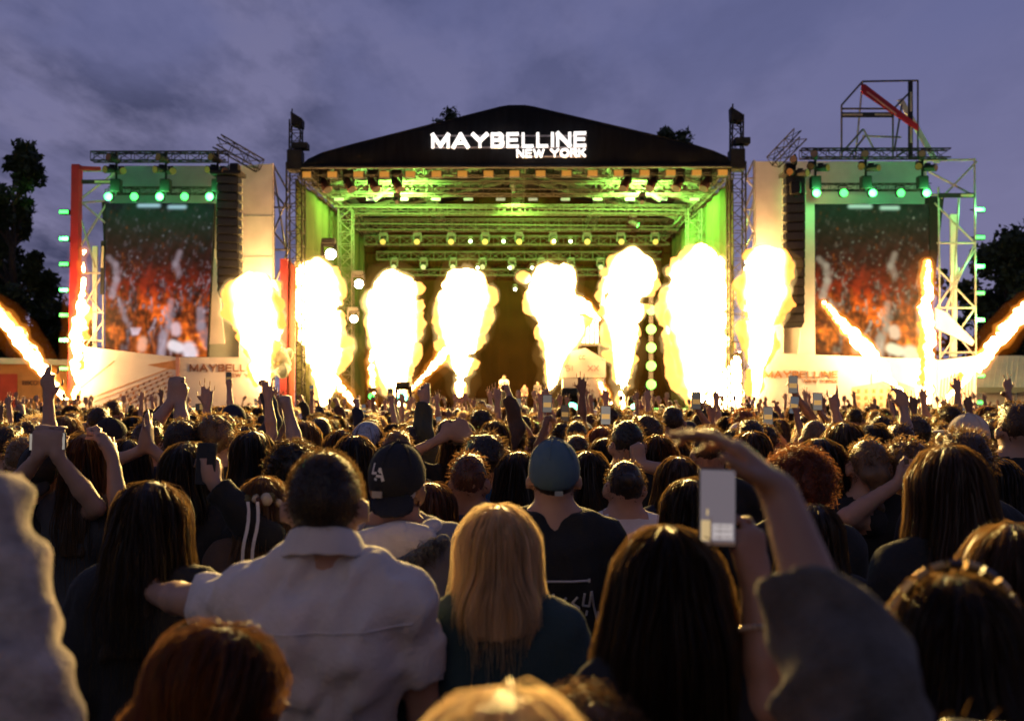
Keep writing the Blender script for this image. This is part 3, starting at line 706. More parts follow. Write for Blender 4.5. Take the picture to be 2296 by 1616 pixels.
def emis_attr(name, strength):
    m = bpy.data.materials.new(name); m.use_nodes = True; t = m.node_tree; b = t.nodes['Principled BSDF']
    at_ = t.nodes.new('ShaderNodeAttribute'); at_.attribute_name = 'screen_picture'
    b.inputs['Base Color'].default_value = (.01, .01, .01, 1); b.inputs['Roughness'].default_value = .6; b.inputs['Specular IOR Level'].default_value = .05
    t.links.new(at_.outputs['Color'], b.inputs['Emission Color']); b.inputs['Emission Strength'].default_value = strength
    return m
screen_m = emis_attr('led_picture', 1.0)
def led_screen(corners, d0, d1, label, seed, tint=(1., 1., 1.)):
    """corners TL TR BR BL in the photograph; d0 and d1 the distances of its two sides"""
    TL, TR, BR, BL = corners
    nx, ny = 130, 185; img = crowd_picture(seed) * np.array(tint)
    a, b, c, e = P(*BL, d0), P(*BR, d1), P(*TR, d1), P(*TL, d0)
    base = (a + b) / 2; t = empty('led_screen', (base.x, base.y, 0), 0, label, 'screen', 'big screens beside the stage')
    uu, vv = np.meshgrid(np.linspace(0, 1, nx), np.linspace(0, 1, ny), indexing='ij')
    a_, b_, c_, e_ = (np.array(q) for q in (a, b, c, e))
    V = ((1 - uu) * (1 - vv))[..., None] * a_ + (uu * (1 - vv))[..., None] * b_ + (uu * vv)[..., None] * c_ + ((1 - uu) * vv)[..., None] * e_
    i, j = np.meshgrid(np.arange(nx - 1), np.arange(ny - 1), indexing='ij'); q = (i * ny + j).ravel()
    me = mesh_np('picture', V.reshape(-1, 3) + np.array((0, -.03, 0)), np.stack([q, q + ny, q + ny + 1, q + 1], 1), False)
    ca = me.color_attributes.new('screen_picture', 'FLOAT_COLOR', 'POINT')
    ca.data.foreach_set('color', np.concatenate([img.reshape(-1, 3), np.ones((nx * ny, 1))], 1).astype(np.float32).ravel())
    put(obj('picture', me, screen_m, t))
    put(MB().plate([a, b, c, e], (0, .28, 0)).build('cabinet', black_metal, t))
    for (p, q_) in ((a, e), (b, c)): put(MB().pipe(p + Vector((0, .1, 0)), q_ + Vector((0, .1, 0)), .05).build('edge_rail', black_metal, t))
    for k in (.12, .88):
        p = a.lerp(b, k) + Vector((0, .45, 0)); put(MB().pipe((p.x, p.y, 0), (p.x, p.y, e.z), .06).build('support_post', black_metal, t))
    return t
def line_array(x0, x1, y0, y1, d, label, curve, teeth, n=14):
    """hanging column of loudspeaker cabinets that curves towards the crowd"""
    c = P((x0 + x1) / 2, y0, d); t = empty('line_array', c, 0, label, 'speaker array', 'hanging line arrays')
    zt = P(0, y0, d).z; zb = P(0, y1, d).z; hh = (zt - zb) / n; w = (x1 - x0) / FPX * d
    for i in range(n):
        f = (i + .5) / n; ang = .02 + curve * f * f; off = .9 * curve * f ** 2.4
        R = Matrix.Rotation(-ang, 3, 'X') @ Matrix.Rotation(teeth * .12, 3, 'Z')
        cc = Vector((c.x, d + off * .6, zt - hh * (i + .5)))
        b = put(MB().box(cc, (w / 2 * .86, .30, hh / 2 * .93), R).build('cabinet', black_metal, t, bevel=.02))
        put(MB().box(cc + R @ Vector((0, -.31, 0)), (w / 2 * .78, .012, hh / 2 * .74), R).build('grille', mat('grille', (.04, .04, .04), .7), t))
        put(MB().box(cc + R @ Vector((teeth * w * .49, -.1, -.02)), (w * .07, .14, hh * .33), R).build('rigging_plate', mat('rigging', (.22, .24, .2), .5, .5), t))
    put(MB().box(c + Vector((0, 0, .12)), (w * .6, .4, .07)).build('fly_frame', black_metal, t))
    put(MB().pipe(c + Vector((0, 0, .2)), c + Vector((0, 0, .9)), .02).build('chain', black_metal, t))
    put(MB().box(c + Vector((teeth * w * .3, -.1, .34)), (.18, .18, .16)).build('hoist', black_metal, t, bevel=.04))
    return t
def lamp_bar(xs, y, d, label_fmt, group):
    for i, x in enumerate(xs):
        c = P(x, y, d); t = empty('wash_lamp', c, 0, label_fmt % ORD[i], 'stage lamp', group)
        put(MB().pipe(c + Vector((0, .25, 0)), c, .13, 12, .16).build('barrel', black_metal, t))
        put(MB().pipe(c, c + Vector((0, -.02, 0)), .15, 14).build('lens', lens_green, t))
        put(MB().pipe(c + Vector((-.17, .12, 0)), c + Vector((-.17, .12, .3)), .02).pipe(c + Vector((.17, .12, 0)), c + Vector((.17, .12, .3)), .02).pipe(c + Vector((-.17, .12, .3)), c + Vector((.17, .12, .3)), .02).build('yoke', black_metal, t))
        if i in (0, 2, 4):
            ld = bpy.data.lights.new('glow', 'POINT'); ld.energy = 110; ld.color = (.1, 1, .22); ld.shadow_soft_size = .15
            lo_ = bpy.data.objects.new('glow', ld); link(lo_, t); lo_.location = (0, -.22, 0)
def side_lamps(x, ys, d, label_fmt, group, glow=(1, 3, 5)):
    for i, y in enumerate(ys):
        c = P(x, y, d); t = empty('side_lamp', c, 0, label_fmt % ORD[i], 'stage lamp', group)
        put(MB().box(c + Vector((0, .1, 0)), (.2, .09, .1)).build('housing', black_metal, t, bevel=.02))
        put(MB().box(c, (.17, .012, .06)).build('lens', lens_green, t))
        put(MB().pipe(c + Vector((-.2, .1, 0)), c + Vector((.35 if x < 1000 else -.35, .12, .02)), .025).build('clamp', black_metal, t))
        if i in glow:
            ld = bpy.data.lights.new('glow', 'POINT'); ld.energy = 110; ld.color = (.1, 1, .22); ld.shadow_soft_size = .1
            lo_ = bpy.data.objects.new('glow', ld); link(lo_, t); lo_.location = (0, -.2, 0)
def cluster(x, y, d, label, group):
    """two profile spots clamped to a short drop pipe"""
    c = P(x, y, d); t = empty('spot_cluster', c, 0, label, 'stage lamp', group)
    put(MB().pipe(c + Vector((0, 0, .75)), c + Vector((0, 0, -.9)), .05).build('drop_pipe', black_metal, t))
    for k, (dx_, dz_, a) in enumerate(((-.16, .05, (-.5, -1, -.2)), (.2, -.02, (.7, -.9, -.1)), (-.05, .45, (-.4, -1, .1)))):
        p = c + Vector((dx_, -.1, dz_)); a = Vector(a).normalized()
        b = put(MB().pipe(p - a * .25, p + a * .1, .10, 10, .13).pipe(p + a * .1, p + a * .3, .13, 10, .15).build('spot_barrel', black_metal, t))
        put(MB().pipe(p + a * .3, p + a * .312, .13, 12).build('lens', mat('amber_glass', (.3, .16, .06), .2), t))
        put(MB().box(p + Vector((0, .1, .12)), (.1, .07, .1)).build('yoke', black_metal, t))
    put(MB().box(c + Vector((0, 0, -.55)), (.2, .15, .25)).build('dimmer_box', black_metal, t, bevel=.03))
def scaffold(name, label, pipes, d, m, cat='scaffold', r=.04, group=None):
    xs = [q for p in pipes for q in (p[0], p[2])]
    t = empty(name, base_of(sum(xs) / len(xs), d), 0, label, cat, group)
    for p in pipes:
        dd = p[4] if len(p) > 4 else d; mm = p[5] if len(p) > 5 else m; rr = p[6] if len(p) > 6 else r
        put(MB().pipe(P(p[0], p[1], dd), P(p[2], p[3], dd + (p[7] if len(p) > 7 else 0)), rr, 8).build('pipe', mm, t))
    return t

WD = 39.0
G = 1012  # foot of the wings, hidden behind the crowd
# ---- left wing
t = empty('wing_wall', base_of(430, WD + .9), 0, 'tall pale wing wall behind the left screen and speakers', 'wall panel')
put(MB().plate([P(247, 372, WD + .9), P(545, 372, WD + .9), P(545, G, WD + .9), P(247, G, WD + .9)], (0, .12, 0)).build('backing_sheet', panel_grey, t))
put(MB().plate([P(536, 372, WD + .4), P(612, 367, WD + .4), P(613, G, WD + .4), P(536, G, WD + .4)], (0, .12, 0)).build('end_panel', panel_m, t))
put(MB().pipe(P(612, 366, WD + .3), P(612, G, WD + .3), .03).build('edge_pipe', pipe_m, t))
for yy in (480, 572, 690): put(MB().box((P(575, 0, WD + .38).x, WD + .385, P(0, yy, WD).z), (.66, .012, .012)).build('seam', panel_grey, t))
put(MB().plate([P(466, 560, WD - .1), P(482, 558, WD - .1), P(504, 770, WD - .1), P(465, 772, WD - .1)], (0, .08, 0)).build('side_drape', panel_m, t))
led_screen([(237, 456), (481, 456), (464, 800), (236, 799)], WD - .2, WD - .2, 'tall screen beside the left scaffold showing the crowd in red light', 5)
put(MB().plate([P(228, 452, WD), P(240, 452, WD), P(238, 560, WD), P(233, 560, WD)], (0, .5, 0)).build('side_cheek', black_metal, bpy.data.objects['led_screen']))
line_array(484, 540, 398, 662, WD - .9, 'black hanging speaker column beside the left screen', .35, 1)
truss(P(207, 352, WD - .6), P(510, 352, WD - .6), .34, .34, .5, 'dark truss over the left screen', 'wing trusses', black_metal)
truss(P(583, 372, WD + .2), P(486, 316, WD - .8), .45, .45, .5, 'sloping dark truss end pointing up over the left wing', 'wing trusses', black_metal)
truss(P(246, 428, WD - .5), P(500, 428, WD - .5), .25, .25, .5, 'green-lit lamp truss over the left screen', 'wing trusses', alu, r=.02)
lamp_bar((243, 301, 358, 414, 470), 441, WD - 1.0, 'bright green lamp %s from the left over the left screen', 'green lamps over the left screen')
for i, x in enumerate((261, 372, 488)): cluster(x, 385, WD - .9, 'spot lamp cluster %s from the left above left screen' % ORD[i], 'spot clusters on the wings')
side_lamps(143, (475, 535, 592, 650, 706, 762, 826), WD, 'green side lamp %s from the top beside the left screen', 'green lamps up the left scaffold')
t = scaffold('scaffold_tower', 'pale pipe scaffold between red column and left screen', [
    (176, 383, 250, 383), (176, 450, 262, 384), (178, 450, 236, 500), (176, 560, 240, 455), (178, 480, 214, 600), (176, 612, 232, 612), (180, 640, 228, 700), (228, 620, 180, 700),
    (232, 540, 231, 800), (176, 700, 232, 700), (176, 800, 232, 720), (180, 455, 236, 450), (178, 760, 230, 765), (154, 1000, 162, 370), (176, 1000, 178, 370)], WD, pipe_m)
put(MB().plate([P(178, 403, WD - .1), P(252, 403, WD - .1), P(252, 412, WD - .1), P(178, 412, WD - .1)], (0, .06, 0)).build('banner', ban_black, t))
put(MB().plate([P(212, 405, WD - .14), P(248, 405, WD - .14), P(248, 410, WD - .14), P(212, 410, WD - .14)], (0, .02, 0)).build('banner_print', ban_text, t))
put(MB().plate([P(226, 540, WD - .1), P(235, 540, WD - .1), P(233, 660, WD - .1), P(224, 660, WD - .1)], (0, .06, 0)).build('banner', ban_black, t))
put(MB().plate([P(228, 552, WD - .14), P(233, 552, WD - .14), P(231, 600, WD - .14), P(226, 600, WD - .14)], (0, .02, 0)).build('banner_print', ban_text, t))
put(MB().plate([P(207, 552, WD + .4), P(218, 552, WD + .4), P(216, 792, WD + .4), P(207, 792, WD + .4)], (0, .1, 0)).build('pale_column', white_m, t))
t = empty('red_column', base_of(164, WD), 0, 'tall red-wrapped scaffold column at the outer edge of left wing', 'column')
put(MB().plate([P(160, 368, WD - .35), P(177, 368, WD - .35), P(168, 1005, WD - .35), P(150, 1005, WD - .35)], (0, .35, 0)).build('wrap', red_wrap, t))
put(MB().plate([P(177, 372, WD - .3), P(225, 374, WD - .3), P(225, 382, WD - .3), P(177, 381, WD - .3)], (0, .06, 0)).build('top_arm', red_wrap, t))
# lower front panels of the left wing
t = empty('lower_panel', base_of(285, WD - .7), 0, 'white lower panel with slanted building drawing under the left screen', 'panel')
put(MB().plate([P(170, 775, WD - .7), P(400, 801, WD - .7), P(400, G + 4, WD - .7), P(170, G + 4, WD - .7)], (0, .3, 0)).build('board', white_m, t))
for k, (x0, y0, x1, y1, w_) in enumerate(((180, 900, 372, 828, 2.2), (210, 900, 385, 834, 1.5), (230, 905, 390, 840, 1.5), (250, 908, 392, 850, 1.5), (275, 910, 394, 860, 1.5), (176, 872, 256, 808, 2.2), (372, 828, 396, 822, 1.6))):
    put(MB().plate([P(x0, y0, WD - .72), P(x1, y1, WD - .72), P(x1, y1 + w_, WD - .72), P(x0, y0 + w_, WD - .72)], (0, .015, 0)).build('drawn_line', orange_ink, t))
put(MB().plate([P(330, 818, WD - .716), P(400, 806, WD - .716), P(400, 830, WD - .716), P(360, 824, WD - .716)], (0, .01, 0)).build('drawn_cornice', orange_ink, t))
for r_ in range(5):
    for c_ in range(9):
        x = 268 + c_ * 13 + r_ * 3; y = 898 - c_ * 6.2 + r_ * 9 - 14
        if x < 392: put(MB().plate([P(x, y, WD - .72), P(x + 5, y - 2.4, WD - .72), P(x + 5, y + 2.2, WD - .72), P(x, y + 4.6, WD - .72)], (0, .012, 0)).build('drawn_window', brown_ink if (r_ + c_) % 3 else orange_ink, t))
put(MB().plate([P(394, 800, WD - .75), P(402, 800, WD - .75), P(402, G, WD - .75), P(394, G, WD - .75)], (0, .05, 0)).build('edge_strip', mat('rose_strip', (.5, .25, .25), .7), t))
t = empty('lower_panel', base_of(505, WD - .6), 0, 'white lower panel printed MAYBELLINE NEW YORK beside the first flame', 'panel')
put(MB().plate([P(403, 801, WD - .6), P(603, 801, WD - .6), P(603, G + 3, WD - .6), P(403, G + 3, WD - .6)], (0, .3, 0)).build('board', white_m, t))
for o in lettering('MAYBELLINE', P(425, 833, WD - .63), (1, 0, 0), (0, 0, 1), .29, 2.92, brown_ink, t, .18, .02, .32): put(o)
for o in lettering('NEW YORK', P(508, 845, WD - .63), (1, 0, 0), (0, 0, 1), .14, 1.4, brown_ink, t, .18, .02, .32): put(o)
# link between wing and stage
scaffold('scaffold_bracing', 'dark crossed scaffold between the left wing and stage tower', [
    (614, 372, 646, 430), (614, 430, 646, 470), (612, 372, 640, 560), (646, 440, 614, 520), (614, 520, 646, 560), (646, 560, 614, 640), (614, 640, 646, 700), (614, 700, 646, 640), (646, 700, 614, 780), (614, 465, 648, 465), (614, 560, 648, 560), (614, 640, 648, 640), (614, 780, 648, 780), (614, 370, 614, 1000), (606, 560, 636, 780)], 40.4, pipe_dark)
t = empty('red_column', base_of(640, 39.3), 0, 'short red panel column beside the left stage tower', 'column')
put(MB().plate([P(628, 580, 39.3), P(645, 580, 39.3), P(641, 1000, 39.3), P(626, 1000, 39.3)], (0, .1, 0)).build('wrap', mat('dark_red_wrap', (.2, .010, .012), .7), t))
put(MB().plate([P(646, 582, 39.5), P(664, 600, 39.5), P(658, 1000, 39.5), P(642, 1000, 39.5)], (0, .1, 0)).build('side_panel', mat('rust_panel', (.28, .07, .04), .7), t))

# ---- right wing
t = empty('wing_wall', base_of(1900, WD + .9), 0, 'tall pale wing wall behind the right screen and speakers', 'wall panel')
put(MB().plate([P(1752, 362, WD + .9), P(2078, 362, WD + .9), P(2078, G, WD + .9), P(1752, G, WD + .9)], (0, .12, 0)).build('backing_sheet', panel_m, t))
put(MB().plate([P(1694, 362, WD + .4), P(1757, 362, WD + .4), P(1757, G, WD + .4), P(1694, G, WD + .4)], (0, .12, 0)).build('end_panel', panel_m, t))
put(MB().plate([P(1806, 392, WD - .3), P(1826, 392, WD - .3), P(1828, 800, WD - .3), P(1790, 800, WD - .3), P(1800, 700, WD - .3)], (0, .1, 0)).build('side_drape', panel_m, t))
put(MB().pipe(P(1693, 360, WD + .3), P(1693, G, WD + .3), .03).build('edge_pipe', pipe_m, t))
led_screen([(1826, 458), (2081, 458), (2086, 810), (1828, 802)], WD - .2, WD - .2, 'tall screen beside the crane tower wing showing the crowd in orange light', 5, (1.25, 1.35, .8))
put(MB().plate([P(2083, 440, WD), P(2117, 440, WD), P(2090, 690, WD), P(2086, 690, WD)], (0, .4, 0)).build('side_cheek', black_metal, bpy.data.objects['led_screen.001']))
line_array(1757, 1806, 398, 730, WD - .9, 'black hanging speaker column beside the right screen', .3, -1, 16)
truss(P(1795, 345, WD - .6), P(2128, 345, WD - .6), .34, .34, .5, 'dark truss over the right screen', 'wing trusses', black_metal)
truss(P(1733, 364, WD + .2), P(1795, 300, WD - .8), .45, .45, .5, 'sloping dark truss end pointing up over the right wing', 'wing trusses', black_metal)
truss(P(1828, 420, WD - .5), P(2085, 420, WD - .5), .25, .25, .5, 'green-lit lamp truss over the right screen', 'wing trusses', alu, r=.02)
lamp_bar((1831, 1892, 1957, 2020, 2078), 433, WD - 1.0, 'bright green lamp %s from the left over the right screen', 'green lamps over the right screen')
for i, x in enumerate((1828, 1941, 2068)): cluster(x, 378, WD - .9, 'spot lamp cluster %s from the left above right screen' % ORD[i], 'spot clusters on the wings')
cluster(1782, 390, WD - 1.2, 'spot lamp cluster over the right speaker column', 'spot clusters on the wings')
side_lamps(2198, (470, 532, 597, 657, 717, 842, 902), WD, 'green side lamp %s from the top beside the right screen', 'green lamps up the right scaffold', (0, 2, 4))
t = scaffold('scaffold_tower', 'tall pipe scaffold at the outer edge of right wing', [
    (2060, 360, 2187, 358), (2185, 355, 2190, 1005), (2110, 445, 2190, 362), (2083, 385, 2186, 440), (2083, 437, 2186, 437), (2095, 455, 2186, 545), (2100, 545, 2186, 545), (2186, 560, 2100, 690),
    (2100, 600, 2186, 690), (2100, 690, 2186, 690), (2186, 690, 2110, 800), (2100, 690, 2186, 800), (2110, 1005, 2104, 420), (2150, 445, 2130, 800), (2186, 545, 2120, 690), (2150, 600, 2105, 760), (2110, 790, 2190, 790)], WD, pipe_m)
put(MB().plate([P(2105, 433, WD - .1), P(2186, 433, WD - .1), P(2186, 443, WD - .1), P(2105, 443, WD - .1)], (0, .06, 0)).build('banner', ban_black, t))
put(MB().plate([P(2155, 435, WD - .14), P(2183, 435, WD - .14), P(2183, 441, WD - .14), P(2155, 441, WD - .14)], (0, .02, 0)).build('banner_print', ban_text, t))
put(MB().plate([P(2132, 480, WD + .4), P(2146, 480, WD + .4), P(2146, 800, WD + .4), P(2134, 800, WD + .4)], (0, .12, 0)).build('pale_column', white_m, t))
put(MB().plate([P(2098, 690, WD - .1), P(2122, 700, WD - .1), P(2186, 765, WD - .1), P(2180, 775, WD - .1), P(2098, 735, WD - .1)], (0, .08, 0)).build('pale_brace', panel_m, t))
t = scaffold('crane_tower', 'dark open scaffold tower with red banner on top of right wing', [
    (1887, 355, 1887, 236), (1887, 236, 1934, 183), (1934, 183, 2058, 181), (2058, 181, 2058, 355), (1934, 183, 1918, 355, WD + .6, pipe_m), (1887, 244, 2000, 244), (1890, 340, 1935, 290), (1905, 350, 1940, 305), (2002, 258, 2002, 355),
    (1934, 305, 2020, 308, WD + .6, pipe_m), (2005, 243, 2042, 205), (1936, 290, 1960, 335, WD + .6, pipe_m), (2022, 235, 2005, 340), (2010, 350, 2045, 330)], WD + .5, pipe_dark, 'tower')
put(MB().plate([P(1932, 189, WD + .2), P(1940, 189, WD + .2), P(2059, 280, WD + .2), P(2059, 293, WD + .2), P(1932, 207, WD + .2)], (0, .08, 0)).build('red_banner', red_wrap, t))
put(MB().plate([P(1944, 204, WD + .16), P(2010, 254, WD + .16), P(2010, 258, WD + .16), P(1944, 208, WD + .16)], (0, .02, 0)).build('banner_print', mat('pink_print', (.75, .3, .28), .7), t))
put(MB().plate([P(2037, 183, WD + .3), P(2047, 183, WD + .3), P(2047, 357, WD + .3), P(2037, 357, WD + .3)], (0, .06, 0)).build('banner', ban_black, t))
for ya, yb in ((206, 250), (285, 320)): put(MB().plate(vquad(2041, ya, 2045, yb, WD + .27), (0, .02, 0)).build('banner_print', ban_text, t))
put(MB().plate([P(1887, 252, WD + .3), P(2002, 252, WD + .3), P(2002, 263, WD + .3), P(1887, 263, WD + .3)], (0, .06, 0)).build('banner', ban_black, t))
for xa, xb in ((1890, 1934), (1962, 1998)): put(MB().plate(vquad(xa, 255, xb, 259, WD + .27), (0, .02, 0)).build('banner_print', ban_text, t))
put(MB().plate([P(2014, 224, WD + .7), P(2024, 220, WD + .7), P(2108, 365, WD + .7), P(2096, 365, WD + .7)], (0, .1, 0)).build('pale_boom', panel_m, t))
t = empty('lower_panel', base_of(1900, WD - .7), 0, 'white lower panel printed MAYBELLINE NEW YORK under the right screen', 'panel')
put(MB().plate([P(1694, 790, WD - .7), P(2102, 806, WD - .7), P(2102, G + 4, WD - .7), P(1694, G + 4, WD - .7)], (0, .3, 0)).build('board', white_m, t))
amber_ink = mat('amber_print', (.45, .22, .10), .7)
for o in lettering('MAYBELLINE', P(1713, 847, WD - .73), (1, 0, 0), (0, 0, 1), .27, 2.88, amber_ink, t, .18, .02, .32): put(o)
for o in lettering('NEW YORK', P(1803, 857.5, WD - .73), (1, 0, 0), (0, 0, 1), .12, 1.3, amber_ink, t, .18, .02, .32): put(o)
put(MB().plate([P(1910, 868, WD - .72), P(2000, 852, WD - .72), P(2052, 868, WD - .72), P(2052, 960, WD - .72), P(1918, 960, WD - .72)], (0, .015, 0)).build('drawn_building', mat('cream_print', (.60, .47, .32), .7), t))
for r_ in range(4):
    for c_ in range(7): put(MB().plate(vquad(1922 + c_ * 17, 872 + r_ * 15, 1929 + c_ * 17, 881 + r_ * 15, WD - .74), (0, .012, 0)).build('drawn_window', amber_ink, t))
put(MB().plate(vquad(1953, 838, 1955, 862, WD - .73), (0, .012, 0)).build('drawn_mast', amber_ink, t))
for (x, y) in ((2075, 838), (2062, 858), (2080, 872)): put(MB().plate([P(x + 7 * math.cos(a * .785), y + 6 * math.sin(a * .785), WD - .73) for a in range(8)], (0, .012, 0)).build('drawn_dot', orange_ink, t))
t = empty('lower_panel', base_of(2148, WD - .8), 0, 'white slanted panel with vertical stripes at the right wing end', 'panel')
put(MB().plate([P(2104, 808, WD - .8), P(2188, 798, WD - .8), P(2190, G + 5, WD - .8), P(2104, G + 5, WD - .8)], (0, .3, 0)).build('board', white_m, t))
for i in range(11): put(MB().plate([P(2110 + i * 7, 850 - i * 2.4, WD - .82), P(2112.4 + i * 7, 850 - i * 2.4, WD - .82), P(2108 + i * 7, 915 - i * 1.5, WD - .82), P(2106 + i * 7, 915 - i * 1.5, WD - .82)], (0, .015, 0)).build('drawn_stripe', mat('mauve_print', (.32, .18, .20), .7), t))
scaffold('scaffold_bracing', 'pale crossed scaffold between the right stage tower and wing', [
    (1690, 360, 1672, 400), (1672, 400, 1690, 420), (1690, 420, 1670, 470), (1670, 470, 1690, 520), (1690, 450, 1672, 520), (1690, 360, 1690, 1000), (1670, 400, 1692, 400), (1670, 470, 1692, 470), (1690, 520, 1670, 560), (1672, 560, 1690, 590)], 40.2, pipe_m)
# ================================================================== flames
FLAME_L = 85.0
def flame_mat(name, strength, hot, cool):
    m = bpy.data.materials.new(name); m.use_nodes = True; t = m.node_tree; t.nodes.clear()
    o = t.nodes.new('ShaderNodeOutputMaterial'); e = t.nodes.new('ShaderNodeEmission'); a = t.nodes.new('ShaderNodeAttribute'); a.attribute_name = 'burn_level'
    r = t.nodes.new('ShaderNodeValToRGB'); r.color_ramp.elements[0].color = cool + (1,); r.color_ramp.elements[1].color = hot + (1,)
    r.color_ramp.elements[0].position = .15; r.color_ramp.elements[1].position = .75
    p = t.nodes.new('ShaderNodeMath'); p.operation = 'POWER'; p.inputs[1].default_value = 3.0
    q = t.nodes.new('ShaderNodeMath'); q.operation = 'MULTIPLY_ADD'; q.inputs[1].default_value = strength; q.inputs[2].default_value = 2.3
    L_ = t.links.new
    L_(a.outputs['Fac'], r.inputs[0]); L_(r.outputs[0], e.inputs[0]); L_(a.outputs['Fac'], p.inputs[0]); L_(p.outputs[0], q.inputs[0]); L_(q.outputs[0], e.inputs[1]); L_(e.outputs[0], o.inputs[0])
    try: m.cycles.emission_sampling = 'FRONT'
    except Exception: pass
    return m
fire = flame_mat('fire', FLAME_L, (1.0, .53, .16), (1.0, .42, .09))
fire_s = flame_mat('fire_small', 55., (1.0, .56, .19), (1.0, .36, .06))
def glow_shell_mat(name, colr, es):
    """emitting shell round the white-hot core: flame gas close in, an added glow farther out"""
    m = bpy.data.materials.new(name); m.use_nodes = True; t = m.node_tree; t.nodes.clear()
    o = t.nodes.new('ShaderNodeOutputMaterial'); e = t.nodes.new('ShaderNodeEmission'); e.inputs[0].default_value = colr + (1,); e.inputs[1].default_value = es
    t.links.new(e.outputs[0], o.inputs['Volume']); return m
mantle = glow_shell_mat('fire_gas', (1, .66, .24), .8); mantle2 = glow_shell_mat('fire_halo_thin', (1, .5, .12), .06)  # thin shells are added as a halo, in place of bloom and lit smoke
mantle_o = glow_shell_mat('fire_gas_orange', (1, .30, .03), 1.1); mantle_o2 = glow_shell_mat('fire_halo_orange', (1, .22, .015), .07)
def flame_mesh(name, centers, radii, seed, h, bump, nb, parent, m, grow=0., heat_fn=None, k=.025):
    r = np.random.default_rng(seed); C = np.array(centers, float); R = np.array(radii, float); ops = []
    for i in range(len(C)): ops.append(ell(C[i], np.array((R[i], R[i], R[i])) * .78 + grow, k=.12))
    for i in range(nb):
        j = r.integers(0, len(C)); a = r.uniform(0, 6.283); e = r.uniform(-.5, .5)
        dv = np.array((math.cos(a) * math.cos(e), math.sin(a) * math.cos(e), math.sin(e)))
        s = bump * r.uniform(.3, 1.5) * min(1., R[j] / .55)
        ops.append(ell(C[j] + dv * max(.02, R[j] - s * .35), (s + grow,) * 3, k=k))
    g = Grid([ops], h); wa_, wb_ = waves(seed, .13 * min(1., bump / .24), 4.2, 5), waves(seed + 50, .035, 15., 6); F = g.field(ops, lambda X, Y, Z: wa_(X, Y, Z) + wb_(X, Y, Z)); V, Q = g.mesh(F)
    me = mesh_np(name, V, Q)
    d2 = np.min(((V[:, None, [0, 2]] - C[None][:, :, [0, 2]]) ** 2).sum(2) ** .5 / np.maximum(R[None], .05), 1) if len(V) * len(C) < 6e6 else np.full(len(V), .5)
    q_ = np.clip((d2 - .62) / .42, 0, 1); heat = np.clip(1.05 - .95 * q_ * q_ * (3 - 2 * q_) + .10 * waves(seed + 3, 1., 6., 4)(V[:, 0], V[:, 1], V[:, 2]), .08, 1)
    if heat_fn is not None: heat = np.clip(heat * heat_fn(V), 0, 1)
    at_ = me.attributes.new('burn_level', 'FLOAT', 'POINT'); at_.data.foreach_set('value', heat.astype(np.float32))
    return obj(name, me, m, parent)
def column_flame(rows, d, label, seed, heat_fn=None, bump=.26, nb=260, name='flame'):
    ys = np.array([q[0] for q in rows], float); xl = np.array([q[1] for q in rows], float); xr = np.array([q[2] for q in rows], float)
    base = P((xl[-1] + xr[-1]) / 2, ys[-1], d)
    t = empty(name, (base.x, base.y, base.z), 0, label, 'flame', 'flame columns along the stage front')
    C, R = [], []; y = ys[0]
    while y < ys[-1]:
        a, b = float(np.interp(y, ys, xl)), float(np.interp(y, ys, xr)); hw = (b - a) / 2; rad = hw / FPX * d
        yy = y + (hw if not C else 0)
        if not C: a, b = float(np.interp(yy, ys, xl)), float(np.interp(yy, ys, xr)); hw = (b - a) / 2; rad = min(hw / FPX * d, hw / FPX * d)
        rad *= 1 - .34 * float(np.clip((yy - 730) / 160, 0, 1)); C.append(np.array(P((a + b) / 2, yy, d)) - np.array(base)); R.append(max(.06, rad)); y = yy + max(5., hw * .42)
    flame_mesh('fire_core', C, R, seed, .088, bump, nb, t, fire if d > 39 else fire_s, 0., (lambda V: heat_fn(V + np.array(base))) if heat_fn else None)
    flame_mesh('fire_edge', C, R, seed, .14, bump, 120, t, mantle, .13); flame_mesh('fire_glow', C, R, seed, .22, bump, 30, t, mantle2, .42)
    # burner on the stage lip
    b0 = Vector((0, 0, -.14)); MB().box(b0, (.16, .16, .14)).build('burner', black_metal, t, bevel=.02)
    return t
